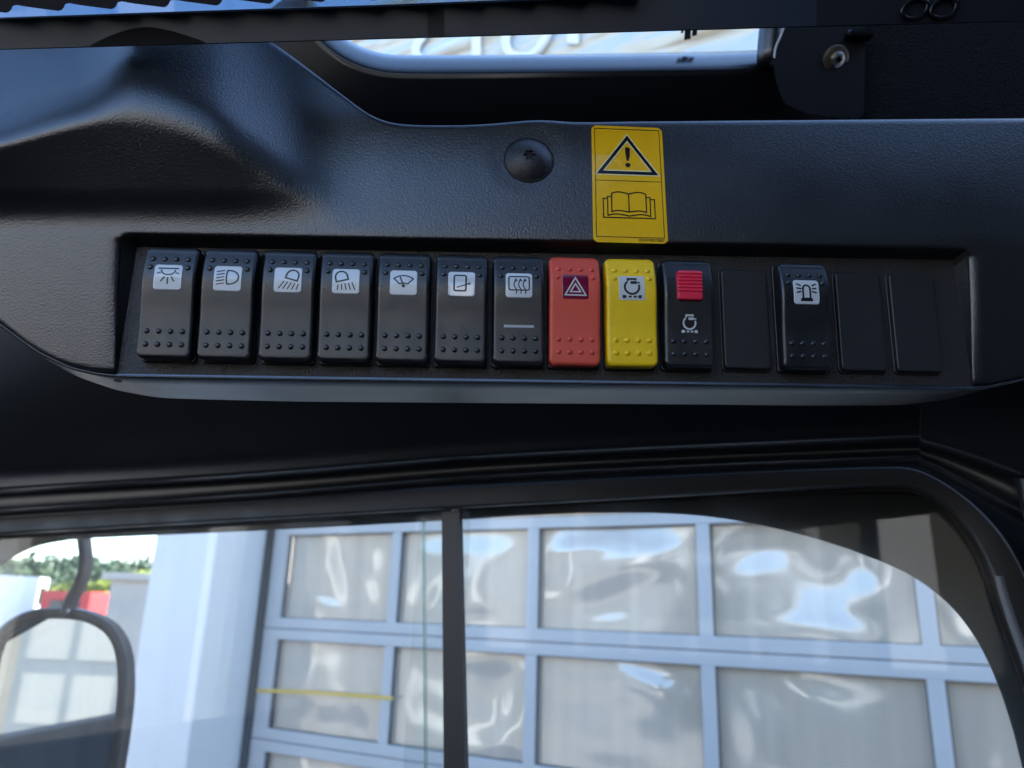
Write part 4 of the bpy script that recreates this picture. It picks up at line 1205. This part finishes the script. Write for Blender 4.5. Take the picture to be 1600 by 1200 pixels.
def vehicle(name, label, cat, px, dist, L, Hh, Wd, ang, body_m, kind):
    c = at(px, 940, dist); base = Vector((c.x, c.y, 0)); rz = Matrix.Rotation(R(ang), 4, 'Z')
    t = thing(name, Matrix.Translation(base) @ rz, label, cat)
    X, Y, Z = Vector((1,0,0)), Vector((0,1,0)), Vector((0,0,1))
    if kind == 'van':
        prof_ = [(-L/2, .45), (-L/2, Hh), (L*.18, Hh), (L*.33, Hh*.92), (L*.42, Hh*.58), (L/2, Hh*.48), (L/2, .45)]
    else:
        prof_ = [(-L/2, .9), (-L/2, Hh), (L*.22, Hh), (L*.22, Hh*.95), (L/2-.1, Hh*.95), (L/2, Hh*.6), (L/2, .6), (L*.2, .6), (L*.2, .9)]
    n = len(prof_)
    V = [(x, -Wd/2, z) for x, z in prof_] + [(x, Wd/2, z) for x, z in prof_]
    mesh('body', V, [tuple(range(n)), tuple(range(2*n-1, n-1, -1))] + [(i, n+i, n+(i+1) % n, (i+1) % n) for i in range(n)], body_m, t, local=True, smooth=False)
    for s in (-1, 1):
        v, f = box(Vector((L*.33, s*(Wd/2 + .004), Hh*.70)), L*.15, .02, Hh*.22, (X, Y, Z), .004); mesh('side_window', v, f, M_dkglass, t, local=True, smooth=False)
        for xw in (-L*.3, L*.32):
            v, f = tube([Vector((xw, s*Wd/2 - .12, .42)), Vector((xw, s*Wd/2 + .10, .42))], .42, 20); mesh('wheel', v, f, M_tyre, t, local=True, flat_angle=40)
    v, f = box(Vector((-L/2 - .004, 0, Hh*.74)), .03, Wd*.62, Hh*.24, (X, Y, Z), .004); mesh('rear_window', v, f, M_dkglass, t, local=True, smooth=False)
    v, f = box(Vector((-L/2 - .05, 0, .62)), .16, Wd*.98, .22, (X, Y, Z), .02); mesh('bumper', v, f, M_tyre, t, local=True, smooth=False)
    for s in (-1, 1):
        v, f = box(Vector((-L/2 - .01, s*Wd*.44, Hh*.45)), .05, .14, .36, (X, Y, Z), .01); mesh('tail_light', v, f, M_slider, t, local=True, smooth=False)
    v, f = box(Vector((-L/2 - .006, 0, Hh*.42)), .03, .03, Hh*.7, (X, Y, Z), .004); mesh('door_gap', v, f, M_tyre, t, local=True, smooth=False)
    v, f = box(Vector((L*.375, 0, Hh*.74)), .04, Wd*.8, Hh*.28, (X, Y, Z), .004)
    mesh('windscreen', v, f, M_dkglass, t, local=True, smooth=False)
vehicle('parked_van', 'white van parked at the left edge beyond the yard', 'van', -60, 30, 5.4, 2.75, 2.0, 200, M_whitepaint, 'van')
vehicle('parked_truck', 'red truck parked beyond the yard beside the mirror arm', 'truck', 170, 29, 4.6, 2.22, 1.9, 80, M_redpaint, 'truck')
vehicle('parked_car', 'pale van parked between the white van and the red truck', 'van', 62, 60, 4.6, 2.6, 1.8, 160, M_conc, 'van')
wl_ = at(222, 908, 14)
gb = thing('wall_block', Matrix.Translation((wl_.x, wl_.y, 0)), 'grey concrete wall block with a cap beside the white pillar', 'wall')
v, f = box(Vector((wl_.x, wl_.y, wl_.z/2)), .75, .75, wl_.z, None, .01); mesh('wall', v, f, M_conc, gb, smooth=False)
v, f = box(Vector((wl_.x, wl_.y, wl_.z + .06)), 1.0, 1.0, .12, None, .01); mesh('cap', v, f, M_conc, gb, smooth=False)

# ------------------------------------------------------------------ sunlit hall on the other side of the yard (seen only in reflections)
BH = Plane(D.pt(0, -D.o.z, 13.0), -D.r, D.u)
oh = thing('opposite_hall', BH.m, 'sunlit hall across the yard mirrored in the door panes', 'building')
oax = (Vector((1,0,0)), Vector((0,1,0)), Vector((0,0,1)))
v, f = box(Vector((0, 2.2, -.3)), 90, 4.4, .5, oax, .01); mesh('wall', v, f, M_hall, oh, local=True, smooth=False)
v, f = box(Vector((0, 4.55, -.2)), 90.4, .3, .9, oax, .01); mesh('roof_edge', v, f, M_alu, oh, local=True, smooth=False)
opane_me = newmesh('pane', *box(Vector((0, 0, 0)), .66, .70, .02, oax), mat('hall_pane', (.20, .20, .20), .15))
for p_ in opane_me.polygons: p_.use_smooth = False
for k in range(-5, 12):
    v, f = box(Vector((-16 + 5.4*k, 1.9, 0)), 3.4, 3.8, .12, oax, .01); mesh('door', v, f, M_alu if k % 3 == 0 else M_hdoor, oh, local=True, smooth=False)
    v, f = box(Vector((-13.3 + 5.4*k, 2.2, .1)), .6, 4.4, .3, oax, .01); mesh('pillar', v, f, M_white, oh, local=True, smooth=False)
    for a in range(4):
        for b_ in range(4):
            inst('pane', opane_me, oh, (-16 + 5.4*k + (a - 1.5) * .80, .55 + .90 * b_, .072))
